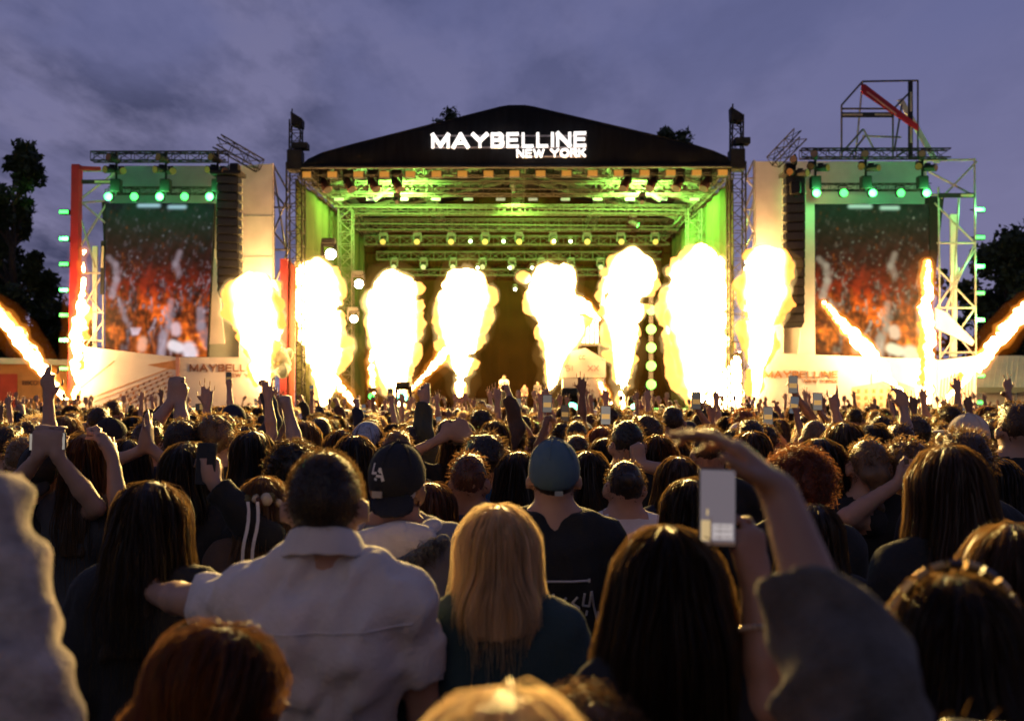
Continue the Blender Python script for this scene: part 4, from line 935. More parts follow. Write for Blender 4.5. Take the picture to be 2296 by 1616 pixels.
fl = [
 ([(628, 565, 602), (645, 540, 622), (665, 515, 630), (700, 512, 632), (735, 526, 634), (780, 545, 630), (830, 562, 618), (870, 574, 608), (905, 584, 600)], 38.6, 'soft-edged orange flame column right beside the left screen wing', None),
 ([(592, 672, 735), (610, 660, 748), (640, 650, 766), (680, 652, 772), (720, 664, 772), (770, 668, 782), (815, 684, 776), (850, 700, 768), (880, 708, 756), (910, 718, 740)], 39.3, 'tall white flame column beside the left stage tower', None),
 ([(612, 834, 925), (625, 826, 936), (670, 820, 946), (730, 822, 942), (790, 826, 940), (830, 838, 936), (860, 850, 930), (885, 868, 926), (912, 885, 915)], 39.3, 'broad straight-sided white flame column, third from the left', None),
 ([(613, 1010, 1070), (628, 992, 1094), (665, 976, 1104), (700, 974, 1090), (740, 984, 1082), (790, 1000, 1076), (830, 1008, 1060), (870, 1016, 1046), (910, 1024, 1036)], 39.3, 'white flame column left of the singer, tapering to the floor', None),
 ([(604, 1190, 1280), (622, 1175, 1298), (655, 1168, 1306), (685, 1184, 1308), (720, 1200, 1322), (760, 1210, 1300), (800, 1214, 1272), (850, 1220, 1258), (910, 1230, 1244)], 39.3, 'white flame column with a curled head, right of the singer', None),
 ([(570, 1400, 1462), (590, 1374, 1474), (625, 1352, 1472), (665, 1340, 1452), (710, 1350, 1440), (760, 1360, 1432), (820, 1368, 1422), (870, 1376, 1414), (922, 1390, 1402)], 39.3, 'tall leaning white flame column beside the house-shaped booth', None),
 ([(566, 1560, 1612), (590, 1530, 1622), (630, 1490, 1626), (690, 1486, 1636), (750, 1492, 1640), (810, 1500, 1640), (860, 1510, 1630), (890, 1530, 1610), (918, 1560, 1585)], 39.3, 'widest white flame column beside the right curtain', None),
 ([(570, 1690, 1740), (590, 1664, 1762), (640, 1658, 1768), (690, 1662, 1752), (740, 1666, 1738), (800, 1670, 1722), (860, 1676, 1708), (915, 1684, 1696)], 38.6, 'flame column with an orange smoky side right of stage tower', None)]
def side_cool(x_hot, x_cool, d):
    a, b = P(x_hot, 0, d).x, P(x_cool, 0, d).x
    return lambda V: np.clip(1 - .78 * np.clip((V[:, 0] - a) / (b - a), 0, 1), .2, 1)
for i, (rows, d_, lab, hf) in enumerate(fl):
    hf = side_cool(590, 512, 37.6) if i == 0 else side_cool(1715, 1766, 37.6) if i == 7 else None
    column_flame(rows, 41.4 if d_ > 39 else 37.6, lab, 40 + i, hf, .26)
# curl on the fifth flame
def jet(p0, p1, w0, wm, w1, d, label, seed, name='flame_jet', group='flame jets', mm=None):
    a, b = P(*p0, d), P(*p1, d); n = max(8, int((b - a).length / .16)); r = np.random.default_rng(seed)
    t = empty(name, a, 0, label, 'flame', group); C, R = [], []
    for i in range(n + 1):
        f = i / n; w = (w0 + (wm - w0) * f / .55) if f < .55 else (wm + (w1 - wm) * (f - .55) / .45)
        q = a.lerp(b, f) - a; j = .25 * w / FPX * d; C.append((q.x + r.normal() * j * .4, q.y + r.normal() * j * .4, q.z + r.normal() * j * .3)); R.append(max(.085, w / 2 / FPX * d))
    flame_mesh('fire_core', C, R, seed, .06, .13, 90, t, fire_s, 0., None, .04)
    flame_mesh('fire_edge', C, R, seed, .13, .13, 40, t, mantle_o, .15); flame_mesh('fire_glow', C, R, seed, .22, .13, 20, t, mantle_o2, .45)
    MB().box((0, 0, -.1), (.14, .14, .1)).build('burner', black_metal, t, bevel=.02)
    return t
jet((170, 895), (189, 562), 12, 34, 8, 37.6, 'vertical flame jet rising before the pale scaffold left', 61)
jet((150, 895), (-14, 688), 14, 34, 30, 37.2, 'slanting flame jet leaving through the left edge', 62)
jet((2080, 905), (2077, 588), 14, 34, 10, 37.6, 'vertical flame jet rising before the right screen', 63)
jet((2050, 915), (1848, 680), 14, 36, 9, 37.2, 'slanting flame jet leaning left across the right screen', 64)
jet((2108, 915), (2312, 678), 14, 34, 32, 37.0, 'slanting flame jet leaving through the right edge', 65)
jet((922, 872), (1006, 782), 12, 20, 22, 40.9, 'short slanting flame jet between third and fourth flames', 66)
jet((796, 908), (748, 845), 12, 20, 16, 40.9, 'short flame jet slanting out of the second flame', 67)
jet((838, 905), (834, 790), 8, 14, 14, 40.9, 'thin vertical flame jet on the left of third flame', 68)
jet((1368, 905), (1336, 845), 8, 12, 8, 40.9, 'thin slanting flame jet beside the house-shaped booth', 69)
jet((1300, 680), (1342, 716), 40, 22, 6, 41.2, 'small flame tongue at the side of the curled flame', 70)
jet((1655, 790), (1620, 905), 14, 60, 90, 41.2, 'low glare of fire at the foot of right stage tower', 71)
# pale smoke puff beside the first flame
smoke_m = mat('smoke', (.62, .68, .58), .9, var=.15, scale=2, translucent=.5)
r = np.random.default_rng(5); t = empty('smoke_puff', P(622, 830, 37.6), 0, 'pale greenish smoke puff between first flame and red column', 'smoke')
ops = []
for i in range(46):
    f = r.uniform(0, 1); q = P(600 + f * 42 + r.normal() * 5, 770 + r.uniform(0, 1) * 62 + 10 * f, 37.6 + r.normal() * .2) - P(622, 830, 37.6)
    ops.append(ell(q, (r.uniform(.10, .24),) * 3, k=.05))
blob('smoke', ops, .05, smoke_m, t, waves(8, .03, 14., 5))
# ================================================================== people: the builder
def hair_mat(name, c, shell):
    if shell: return mat('hair_' + name, c, .40, var=.45, scale=26, bump=.35, stretch=(1, 1, .07), bscale=150, sheen=.25)
    return mat('strand_' + name, c, .35, var=.5, scale=40, stretch=(1, 1, .07), translucent=.5, tcol=tuple(min(.9, v * 1.3 + a_) for v, a_ in zip(c, (.19, .11, .04))))   # light passes forward through the fibres
HAIRC = dict(black=(.010, .008, .008), dark=(.020, .012, .008), brown=(.055, .028, .014), light=(.15, .085, .04), blonde=(.62, .44, .27), red=(.17, .045, .018), auburn=(.09, .03, .014), grey=(.2, .19, .18))
def hmat(n, shell=True): return hair_mat(n, HAIRC[n], shell)
SKIN = [mat('skin_light', (.46, .27, .19), .5, var=.08, scale=14, bump=.06), mat('skin_tan', (.36, .19, .12), .5, var=.08, scale=14, bump=.06), mat('skin_brown', (.20, .10, .06), .5, var=.08, scale=14, bump=.06)]
CLOTH = dict(black=(.012, .012, .014), navy=(.014, .018, .04), white=(.72, .68, .68), offwhite=(.70, .64, .61), grey=(.22, .21, .23), charcoal=(.05, .05, .055), denim=(.08, .10, .15), teal=(.02, .045, .05), olive=(.05, .05, .03),
             blue=(.02, .10, .24), cream=(.42, .34, .29), red=(.25, .03, .03), brown=(.09, .05, .03), rose=(.22, .11, .11), taupe=(.10, .085, .075))
def cmat(n):
    if n in ('taupe', 'cream'): return mat('cloth_' + n, CLOTH[n], .9, var=.45, scale=22, bump=.5, bscale=140, sheen=.25)
    return mat('cloth_' + n, CLOTH[n], .85, var=.14, scale=6, bump=.22, bscale=90, sheen=.18 if max(CLOTH[n]) < .15 else .3)
TROUSER = mat('trousers', (.02, .022, .03), .85, var=.2)

def rotm(yaw, pitch, roll):
    return np.array(Matrix.Rotation(math.radians(yaw), 3, 'Z') @ Matrix.Rotation(math.radians(pitch), 3, 'X') @ Matrix.Rotation(math.radians(roll), 3, 'Y'))
def unit(v): v = np.asarray(v, float); return v / (np.linalg.norm(v) + 1e-9)
POSES = dict(open=((.10, .10, .10), (.08, .08, .08), (.10, .1, .1), (.16, .14, .14)), relaxed=((.30, .4, .3), (.35, .45, .3), (.42, .5, .3), (.5, .5, .3)), fist=((1.45, 1.6, .9),) * 4, point=((.05, .08, .05), (1.4, 1.5, .9), (1.45, 1.5, .9), (1.4, 1.5, .9)),
             horns=((.05, .06, .05), (1.45, 1.5, .9), (1.45, 1.5, .9), (.06, .06, .06)), peace=((.02, .05, .05), (.02, .05, .05), (1.45, 1.5, .9), (1.4, 1.5, .9)), hold=((.75, .8, .4), (.8, .8, .4), (.85, .8, .4), (.9, .8, .4)), droop=((.55, .35, .2), (.75, .4, .2), (.9, .4, .3), (1.0, .5, .3)))
def hand_ops(w, u, n, side, k, pose, rmin):
    """palm and five fingers; w wrist, u towards the knuckles, n palm normal, side +1 for a right hand"""
    u = unit(u); n = unit(n - u * float(np.dot(n, u))); s = np.cross(u, n) * (1 if side > 0 else -1); s = -s     # s points to the thumb side
    ops = []; fr = max(.0088 * k, rmin)
    kn = []
    for i, off in enumerate((.030, .010, -.010, -.029)):
        b = w + u * (.088 - .004 * abs(i - 1) - (.008 if i == 3 else 0)) * k + s * off * k; kn.append(b)
        ops.append(cap(w + s * off * .55 * k + u * .012 * k, b, max(.016 * k, rmin), max(.0125 * k, rmin), .014 * k))
    spread = .34 if pose in ('open',) else .06
    for i, (l3, b) in enumerate(zip(((.040, .026, .021), (.044, .030, .022), (.041, .028, .021), (.032, .021, .018)), kn)):
        a = 0; dirs = u + s * spread * (1.5 - i) * .6; dirs = unit(dirs); p = b; r_ = fr * (1, 1.03, 1, .9)[i]
        for q in range(3):
            a += POSES[pose][i][q]; dv = dirs * math.cos(a) + n * math.sin(a); e = p + dv * l3[q] * k
            ops.append(cap(p, e, r_, r_ * .93, .004 * k)); p = e; r_ *= .95
    tb = w + u * .022 * k + s * .026 * k
    if pose in ('fist', 'point', 'horns', 'peace', 'hold'): d1, d2 = unit(u * .75 + s * .35 + n * .65), unit(u * .5 - s * .45 + n * .55)
    else: d1, d2 = unit(u * .72 + s * .72 + n * .2), unit(u * .92 + s * .35 + n * .15)
    p1_ = tb + d1 * .046 * k; p2_ = p1_ + d2 * .042 * k
    ops += [cap(tb, p1_, max(.014 * k, rmin), max(.0105 * k, rmin), .012 * k), cap(p1_, p2_, max(.0105 * k, rmin), max(.009 * k, rmin), .004 * k)]
    return ops
def arm_points(sh, spec, side, k, rng):
    """elbow, wrist, hand direction, palm normal and pose for an arm"""
    j = lambda a: rng.normal() * a * k
    if spec is None: spec = 'down'
    if isinstance(spec, str):
        if spec == 'down': e = sh + np.array((side * .05, -.03, -.285)) * k; w = e + np.array((side * .0, .07, -.25)) * k; return e, w, unit(w - e), np.array((-side, .3, 0)), 'relaxed'
        if spec == 'fwd': e = sh + np.array((side * .05 + j(.01), .05, -.27)) * k; w = e + np.array((-side * .12, .21, .07 + j(.03))) * k; return e, w, unit(w - e), np.array((-side, 0, -.2)), 'relaxed'
        if spec == 'up': e = sh + np.array((side * (.10 + j(.03)), .10, .23)) * k; w = e + np.array((-side * (.02 + j(.04)), .02, .26)) * k; return e, w, unit(w - e), np.array((0, 1, .1)), 'open'
        if spec == 'fistup': e = sh + np.array((side * .12, .12, .20)) * k; w = e + np.array((-side * .06, .04, .26)) * k; return e, w, unit(w - e), np.array((-side, .4, 0)), 'fist'
        if spec == 'phone': e = sh + np.array((side * .06, .20, .05)) * k; w = e + np.array((-side * .08, .10, .25)) * k; return e, w, unit(w - e + np.array((0, 0, .05))), np.array((-side * .6, .8, 0)), 'hold'
        if spec == 'head': e = sh + np.array((side * .19, .02, .20)) * k; w = np.array((side * .10, -.02, 1.66)) * k; return e, w, unit((-side, -.1, .1)), np.array((0, 0, -1.)), 'relaxed'
    w = np.array(spec['w']); L1, L2 = .29 * k, .265 * k
    if 'e' in spec: e = np.array(spec['e'])
    else:
        D = np.linalg.norm(w - sh); hint = np.array(spec.get('hint', (side, -.2, -.3)))
        if D > (L1 + L2) * .985: f = D / ((L1 + L2) * .985); L1 *= f; L2 *= f
        a = (L1 * L1 - L2 * L2 + D * D) / (2 * D); hh = math.sqrt(max(1e-6, L1 * L1 - a * a)); ax = unit(w - sh); hint = unit(hint - ax * float(np.dot(hint, ax))); e = sh + ax * a + hint * hh
    u = unit(spec['u']) if 'u' in spec else unit(w - e)
    return e, w, u, np.array(spec.get('n', (0, 1, .1)), float), spec.get('pose', 'open')

class Head:
    def __init__(s, k, tilt):
        s.k = k; s.R = rotm(*tilt); s.pv = np.array((0, -.005, 1.50)) * k; s.hc = np.array((0, .008, 1.628)) * k
    def T(s, p): return s.pv + s.R @ (np.asarray(p, float) * s.k + s.hc - s.pv)
    def ell(s, c, r, kk=.02, mode='u'): return ell(s.T(c), np.asarray(r) * s.k, s.R, kk * s.k, mode)
    def cap(s, a, b, r0, r1=None, kk=.02, mode='u'): return cap(s.T(a), s.T(b), r0 * s.k, None if r1 is None else r1 * s.k, kk * s.k, mode)
    def cut(s, p, n): return cutp(s.T(p), s.R @ np.asarray(n, float))
def head_ops(H):
    return [H.ell((0, -.004, 0), (.0755, .095, .100)), H.ell((0, .034, -.062), (.056, .062, .072), .03), H.cap((0, .07, -.098), (0, .075, -.10), .026, .024, .03), H.cap((-.045, .078, .022), (.045, .078, .022), .012, None, .02),
            H.cap((0, .092, .01), (0, .112, -.032), .009, .013, .012), H.cap((-.016, .094, -.065), (.016, .094, -.065), .010, None, .01), H.ell((.032, .094, -.004), (.015, .010, .010), .01, 's'), H.ell((-.032, .094, -.004), (.015, .010, .010), .01, 's'),
            H.ell((.085, -.012, -.026), (.014, .025, .036), .008), H.ell((-.085, -.012, -.026), (.014, .025, .036), .008)]
def hair_ops(H, kind, ln=.35, wd=.095, k2=None):
    line = H.cut((0, .0, -.022), (0, .135, -.19))
    if kind == 'buzz': return [H.ell((0, -.008, .006), (.0805, .100, .1035)), H.cut((0, .0, -.03), (0, .135, -.19))]
    if kind == 'short': return [H.ell((0, -.006, .014), (.085, .104, .106)), H.cap((-.03, .055, .085), (.03, .055, .085), .035, None, .03), line]
    if kind == 'fluffy': return [H.ell((0, -.008, .022), (.098, .114, .112)), H.cap((-.045, .06, .085), (.045, .06, .085), .045, None, .03), H.cut((0, 0, -.035), (0, .12, -.19))]
    if kind == 'curly': return [H.ell((0, -.012, .02), (.112, .122, .118)), H.cut((0, 0, -.06), (0, .16, -.17))]
    if kind in ('bun', 'pony', 'braid'):
        o = [H.ell((0, -.006, .008), (.083, .103, .105)), H.cut((0, .0, -.035), (0, .125, -.19))]
        if kind == 'bun': o += [H.ell((0, -.112, .030), (.040, .036, .040), .012)]
        if kind == 'pony': o += [H.ell((0, -.105, .02), (.03, .03, .03), .015), H.cap((0, -.12, .0), (.01, -.13, -.13), .034, .03, .02), H.cap((.01, -.13, -.13), (.0, -.12, -.13 - ln * .5), .03, .012, .02)]
        if kind == 'braid':
            o += [H.ell((0, -.092, -.035), (.068, .05, .05), .02)]
            for i in range(5): o.append(H.ell((.012 * (-1) ** i, -.105 - .004 * i, -.075 - i * .045), (.040 - i * .003, .030, .034), .012))
        return o
    z = -ln
    o = [H.ell((0, -.004, .010), (.087, .106, .107)), H.cap((0, -.030, .015), (0, -.055, -.10), .078, wd * .9, .03), H.cap((0, -.055, -.10), (0, -.085, z * .62), wd * .9, wd, .03), H.cap((0, -.085, z * .62), (0, -.095, z), wd, wd * .9, .03)]
    for q in o[1:]:
        pass
    for sd_ in (-1, 1): o += [H.cap((sd_ * .066, .012, .02), (sd_ * (wd - .012), .0, -.13), .032, .034, .02), H.cap((sd_ * (wd - .012), .0, -.13), (sd_ * (wd + .005), -.04, z * .8), .034, .028, .03)]
    o += [H.ell((0, .135, -.075), (.064, .105, .125), 0, 's')]
    o.append(Op((lambda yb: (lambda X, Y, Z: ((X - yb[0]) * yb[3] + (Y - yb[1]) * yb[4] + (Z - yb[2]) * yb[5])))(tuple(H.T((0, 0, z + .03))) + (0., 0., -1.)), (-9,) * 3, (9,) * 3, 'c'))
    # flatten the hanging part against the back
    pl = H.T((0, -.155, 0)); nn_ = H.R @ np.array((0, -1., 0)); o.append(Op(lambda X, Y, Z: (X - pl[0]) * nn_[0] + (Y - pl[1]) * nn_[1] + (Z - pl[2]) * nn_[2], (-9,) * 3, (9,) * 3, 'c'))
    return o
def grad(ops, p, e=.004):
    f0 = evalp(ops, p[:, 0], p[:, 1], p[:, 2]); g = np.empty_like(p)
    for i in range(3): q = p.copy(); q[:, i] += e; g[:, i] = (evalp(ops, q[:, 0], q[:, 1], q[:, 2]) - f0) / e
    g /= np.linalg.norm(g, axis=1)[:, None] + 1e-6
    return f0, g
def ribbons(paths, rad, seed=0):
    """flat tapering strands from (n, m, 3) paths"""
    n, m, _ = paths.shape; r = np.random.default_rng(seed)
    T = np.gradient(paths, axis=1); T /= np.linalg.norm(T, axis=2)[..., None] + 1e-9
    ref = r.normal(size=(n, 1, 3)) * np.array((1, .6, .6)); U = np.cross(T, ref); U /= np.linalg.norm(U, axis=2)[..., None] + 1e-9
    tp = np.linspace(1, .3, m)[None, :, None] * rad[:, None, None]
    V = np.stack([paths - U * tp, paths + U * tp], 2).reshape(-1, 3)
    b = ((np.arange(n)[:, None] * m + np.arange(m - 1)[None]) * 2).ravel()
    return V, np.stack([b, b + 1, b + 3, b + 2], 1)
def tubes(paths, rad):
    """three-sided tapering strands from (n, m, 3) paths"""
    n, m, _ = paths.shape
    T = np.gradient(paths, axis=1); T /= np.linalg.norm(T, axis=2)[..., None] + 1e-9
    ref = np.array((.31, .87, .38)); U = np.cross(T, ref); U /= np.linalg.norm(U, axis=2)[..., None] + 1e-9; W = np.cross(T, U)
    tp = np.linspace(1, .25, m)[None, :, None] * rad[:, None, None]
    ring = [paths + (U * math.cos(a) + W * math.sin(a)) * tp for a in (0, 2.094, 4.189)]
    V = np.stack(ring, 2).reshape(-1, 3)
    b = (np.arange(n)[:, None] * m + np.arange(m - 1)[None]).ravel() * 3; F = []
    for j in range(3): F.append(np.stack([b + j, b + (j + 1) % 3, b + 3 + (j + 1) % 3, b + 3 + j], 1))
    return V, np.concatenate(F)
def strand_paths(H, ops, kind, n, seed, ln=.35, rough=1.):
    r = np.random.default_rng(seed); k = H.k
    dirs = r.normal(size=(n * 3, 3)); dirs[:, 2] = dirs[:, 2] * (.6 if kind == 'long' else .8) + .45; dirs /= np.linalg.norm(dirs, axis=1)[:, None]
    loc = dirs * np.array((.09, .11, .11)) * k
    p = H.T((0, 0, .01))[None] + loc @ H.R.T
    for _ in range(4): f, g = grad(ops, p); p = p - g * f[:, None]
    f, g = grad(ops, p); loc = (p - H.T((0, 0, 0))) @ H.R
    ok = (np.abs(f) < .01 * k) & ~((loc[:, 1] > .075 * k) & (loc[:, 2] < .05 * k)) & (g[:, 2] > -.6)
    p = p[ok][:n]; n = len(p); pts = [p.copy()]
    if kind == 'long':
        m = 9; L_ = (ln + .10) * k * r.uniform(.55, 1.06, n); st = L_ / (m - 1); off = (r.uniform(0, 1, n) ** 1.4 * .013 * rough ** .5 + np.where(r.random(n) < .03, r.uniform(.003, .011, n), 0)) * k + .001; wob = r.uniform(0, 6.28, n); wa = r.uniform(.0, .5, n) * rough
        zb = H.T((0, -.09, -ln))[2]; dn = np.array((0, 0, -1.))
        for i in range(m - 1):
            f, g = grad(ops, p); loc = (p - H.T((0, 0, 0))) @ H.R
            bk = np.stack([loc[:, 0] * 1.2, -.6 * np.ones(n) * k * .1, np.zeros(n)], 1) / (.1 * k) * .35 * (loc[:, 2] > 0)[:, None]
            d = dn[None] + bk @ H.R.T; d = d - g * (d * g).sum(1)[:, None]
            d[:, 0] += .24 * wa * np.sin(wob + i * .9); d /= np.linalg.norm(d, axis=1)[:, None] + 1e-6
            free = p[:, 2] < zb + .03 * k; d[free] = dn + np.stack([.12 * np.sin(wob), 0 * wob, 0 * wob], 1)[free]
            p = p + d * st[:, None]; f, g = grad(ops, p); off2 = off * (1 + .12 * i); p = p - g * np.where(free, 0, (f - off2))[:, None]
            pts.append(p.copy())
    elif kind == 'curly':
        m = 9; ax = g[ok][:n] if False else grad(ops, p)[1]; u = np.cross(ax, r.normal(size=(n, 3))); u /= np.linalg.norm(u, axis=1)[:, None]; w = np.cross(ax, u); ph = r.uniform(0, 6.28, n); L_ = r.uniform(.015, .045, n) * k; cr = r.uniform(.005, .011, n) * k
        for i in range(1, m):
            a = ph + i * 1.05; pts.append(pts[0] + ax * (L_ * i / (m - 1) - .004 * k)[:, None] + (u * np.cos(a)[:, None] + w * np.sin(a)[:, None]) * cr[:, None] + np.array((0, 0, -.012 * k)) * (i / m) ** 2)
    else:
        m = 5; L_ = r.uniform(.4, 1.2, n) * dict(buzz=.010, short=.022, fluffy=.034, bun=.016, pony=.016, braid=.022, cap=.02).get(kind, .02) * k * rough
        f, g = grad(ops, p); fl_ = r.normal(size=(n, 3)) * .35; lift = 1. if kind == 'buzz' else .6 if kind == 'fluffy' else .42
        for i in range(1, m): d = g * lift + np.array((0, -.3, -.5)) * (i / m) + fl_; d /= np.linalg.norm(d, axis=1)[:, None]; p = p + d * (L_ / (m - 1))[:, None]; pts.append(p.copy())
    return np.stack(pts, 1)

def torso_ops(k, b, e, female=False):
    s = .93 if female else 1.
    return [ell((0, 0, .95 * k), (.165 * k * b + e, .12 * k * b + e, .13 * k + e), k=.05), ell((0, .005 * k, 1.10 * k), (.142 * k * b * s + e, .105 * k * b + e, .17 * k + e), k=.05), ell((0, -.004 * k, 1.29 * k), (.156 * k * b * s + e, .110 * k * b + e, .175 * k + e), k=.05),
            cap((-.122 * k * s * b, -.012 * k, 1.405 * k), (.122 * k * s * b, -.012 * k, 1.405 * k), .060 * k + e, k=.05)] + \
           [cap((q * .11 * k, -.018 * k, 1.435 * k), (q * .035 * k, -.008 * k, 1.512 * k), .05 * k * b + e, .042 * k + e, .05) for q in (-1, 1)] + \
           [ell((q * .07 * k, -.085 * k, 1.33 * k), (.065 * k + e, .04 * k + e, .09 * k + e), k=.04) for q in (-1, 1)]
def build_person(root, k, H, arms, hair, shirt, skin, bulk=1., female=False, h=.014, sleeve='short', seed=0, merged=False, strands=300, ln=.35, wd=.095, rough=1., tscale=1., neck_z=1.518, parts=None, fold=1., srad=.0016, hb=None, ff=1., axf=0.):
    """body, shirt and hair of one figure in its own frame (feet at the origin, facing +y)"""
    rng = np.random.default_rng(seed); K = k
    if bulk > 1.03: pass
    sw = (.166 if not female else .154) * k * (1 + (bulk - 1) * .8)
    legs = []
    for q in (-1, 1):
        legs += [cap((q * .088 * k, 0, .90 * k), (q * .10 * k, .012 * k, .49 * k), .088 * k * bulk, .058 * k, .03), cap((q * .10 * k, .012 * k, .49 * k), (q * .105 * k, -.02 * k, .09 * k), .058 * k, .042 * k, .02), cap((q * .105 * k, -.03 * k, .05 * k), (q * .125 * k, .13 * k, .035 * k), .045 * k, .036 * k, .02)]
    body = legs + torso_ops(k, bulk, 0, female) + [cap((0, -.012 * k, 1.43 * k), H.T((0, -.012, -.06)), .060 * k * (1.08 if bulk > 1.05 else .96), .056 * k, .03)] + head_ops(H)
    shirt_o = torso_ops(k, bulk, .013 * k * tscale, female) + [cutp((0, -.0, neck_z * k), (0, -.32, 1.)), cutp((0, 0, .86 * k), (0, 0, -1.))]; joints = []
    for sd_, sp in zip((-1, 1), arms):
        sh = np.array((sd_ * sw, -.01 * k, 1.405 * k)); e, w, u, n, pose = arm_points(sh, sp, sd_, k, rng); joints.append((sh, e, w, u, n, pose))
        up = max(0., (e - sh)[2] / (.29 * k)); s2 = sh + np.array((-sd_ * .01, .0, .03)) * up * k
        body += [cap(s2, e, .052 * k * (.9 if female else 1) * bulk ** .5, .039 * k * bulk ** .5, .035), cap(e, e + (w - e) * .35, .039 * k, .041 * k * (.9 if female else 1), .015), cap(e + (w - e) * .35, w, .041 * k * (.9 if female else 1), .027 * k, .015)]
        body += hand_ops(w, u, n, sd_, k, pose, (h if merged else (hb or h * 1.6)) * .6)
        if sleeve == 'none': shirt_o += []
        else:
            f = .62 if sleeve == 'short' else 1.
            t_ = s2 + (e - s2) * f; x_ = .020 if sleeve == 'short' else .022 * tscale
            c_ = cap(s2, t_ + (t_ - s2) * .12, .056 * k * bulk ** .5 + .014 * k, .042 * k + x_ * k, .05)
            shirt_o.append(cutend(c_, t_, t_ - s2) if sleeve == 'short' else cap(s2, e, .056 * k * bulk ** .5 + .016 * k * tscale, .042 * k + x_ * k, .05))
            if sleeve in ('long', 'pushed'):
                f = .93 if sleeve == 'long' else .45
                t2 = e + (w - e) * f; shirt_o.append(cutend(cap(e, t2 + (t2 - e) * .1, .043 * k + x_ * k, .030 * k + x_ * k * (.75 if sleeve == 'pushed' else 1.), .03), t2, t2 - e))
    G_ = Grid([body, shirt_o], h, zc=.80 * k if merged else None)
    FB = G_.field(body) if merged else None; dsp = waves(seed + 1, .0045 * fold, 55. * ff, 5, (1, 1, .6)); d2 = waves(seed + 2, .0035 * fold, 24. * ff, 4, (1, .6, .8))
    snug = torso_ops(k, bulk, .007 * k, female) + [cutp((0, -.0, neck_z * k), (0, -.32, 1.)), cutp((0, 0, .86 * k), (0, 0, -1.))]
    FS = G_.field(shirt_o, (lambda X, Y, Z: dsp(X, Y, Z) + d2(X, Y, Z) - np.float32(.005 * max(0., fold - .6))))
    if axf:                                              # creases that run round a raised sleeve
        j_ = joints[0 if axf < 0 else 1]; ax_ = unit(j_[2] - j_[1]); e_ = j_[1]; wz = waves(seed + 6, .05, 13., 5)
        X, Y, Z = G_.og(); s_ = (X - e_[0]) * ax_[0] + (Y - e_[1]) * ax_[1] + (Z - e_[2]) * ax_[2] + wz(X, Y, Z); FS = FS + (abs(axf) * ((np.abs(np.sin(s_ * 36.)) - .7) * np.clip(.75 + 9. * wz(Y, Z, X), .1, 1.6))).astype(np.float32)
    FS = np.minimum(FS, G_.field(snug))
    if merged:
        V, Q = G_.mesh(np.minimum(FB, FS)); me = mesh_np('body', V, Q)
        c = V[Q].mean(1); ix = np.stack([np.clip(np.searchsorted(G_.ax[i], c[:, i] - .5 * h), 0, G_.n[i] - 1) for i in range(3)], 1)
        inS = FS[ix[:, 0], ix[:, 1], ix[:, 2]] < FB[ix[:, 0], ix[:, 1], ix[:, 2]] - .002
        mi = np.where(inS, 2, np.where(c[:, 2] < .93 * k, 1, 0)).astype(np.int32)
        o = obj('body', me, [skin, TROUSER, shirt], root); me.polygons.foreach_set('material_index', mi)
    else:
        G2 = Grid([body], hb or h * 1.6, zc=.85 * k); V, Q = G2.mesh(G2.field(body)); me = mesh_np('body', V, Q); o = obj('body', me, [skin, TROUSER], root)
        me.polygons.foreach_set('material_index', (V[Q].mean(1)[:, 2] < .93 * k).astype(np.int32))
        V, Q = G_.mesh(FS); so = obj('shirt', mesh_np('shirt', V, Q), shirt, root)
    hk, hc_ = hair; ho = None
    if hk and hk != 'none':
        ops = hair_ops(H, hk, ln, wd); hh = min(h, .0165) if hk != 'curly' else min(h, .013)
        dd = {'long': waves(seed + 4, .0035 * rough, 150., 5, (1, 1, .05)), 'curly': waves(seed + 4, .008, 130., 6), 'fluffy': waves(seed + 4, .006, 90., 5), 'buzz': None}.get(hk, waves(seed + 4, .003, 120., 4))
        sh_ = .002 if hk == 'buzz' else .006; g2 = Grid([ops], hh); V, Q = g2.mesh(g2.field(ops, (lambda X, Y, Z: (dd(X, Y, Z) if dd else 0) + np.float32(sh_ * k)))); ho = obj('hair', mesh_np('hair', V, Q), hmat(hc_), root)
        if strands:
            pth = strand_paths(H, ops, hk, strands, seed + 9, ln, rough); rr = np.random.default_rng(seed).uniform(.6, 1.3, len(pth)) * srad * k * (1. if hk != 'buzz' else .7)
            V, Q = ribbons(pth, rr, seed); so_ = obj('hair_strands', mesh_np('hair_strands', V, Q), hmat(hc_, False), ho); so_['kind'] = 'stuff'
    return dict(root=root, H=H, k=k, joints=joints, hair=ho)

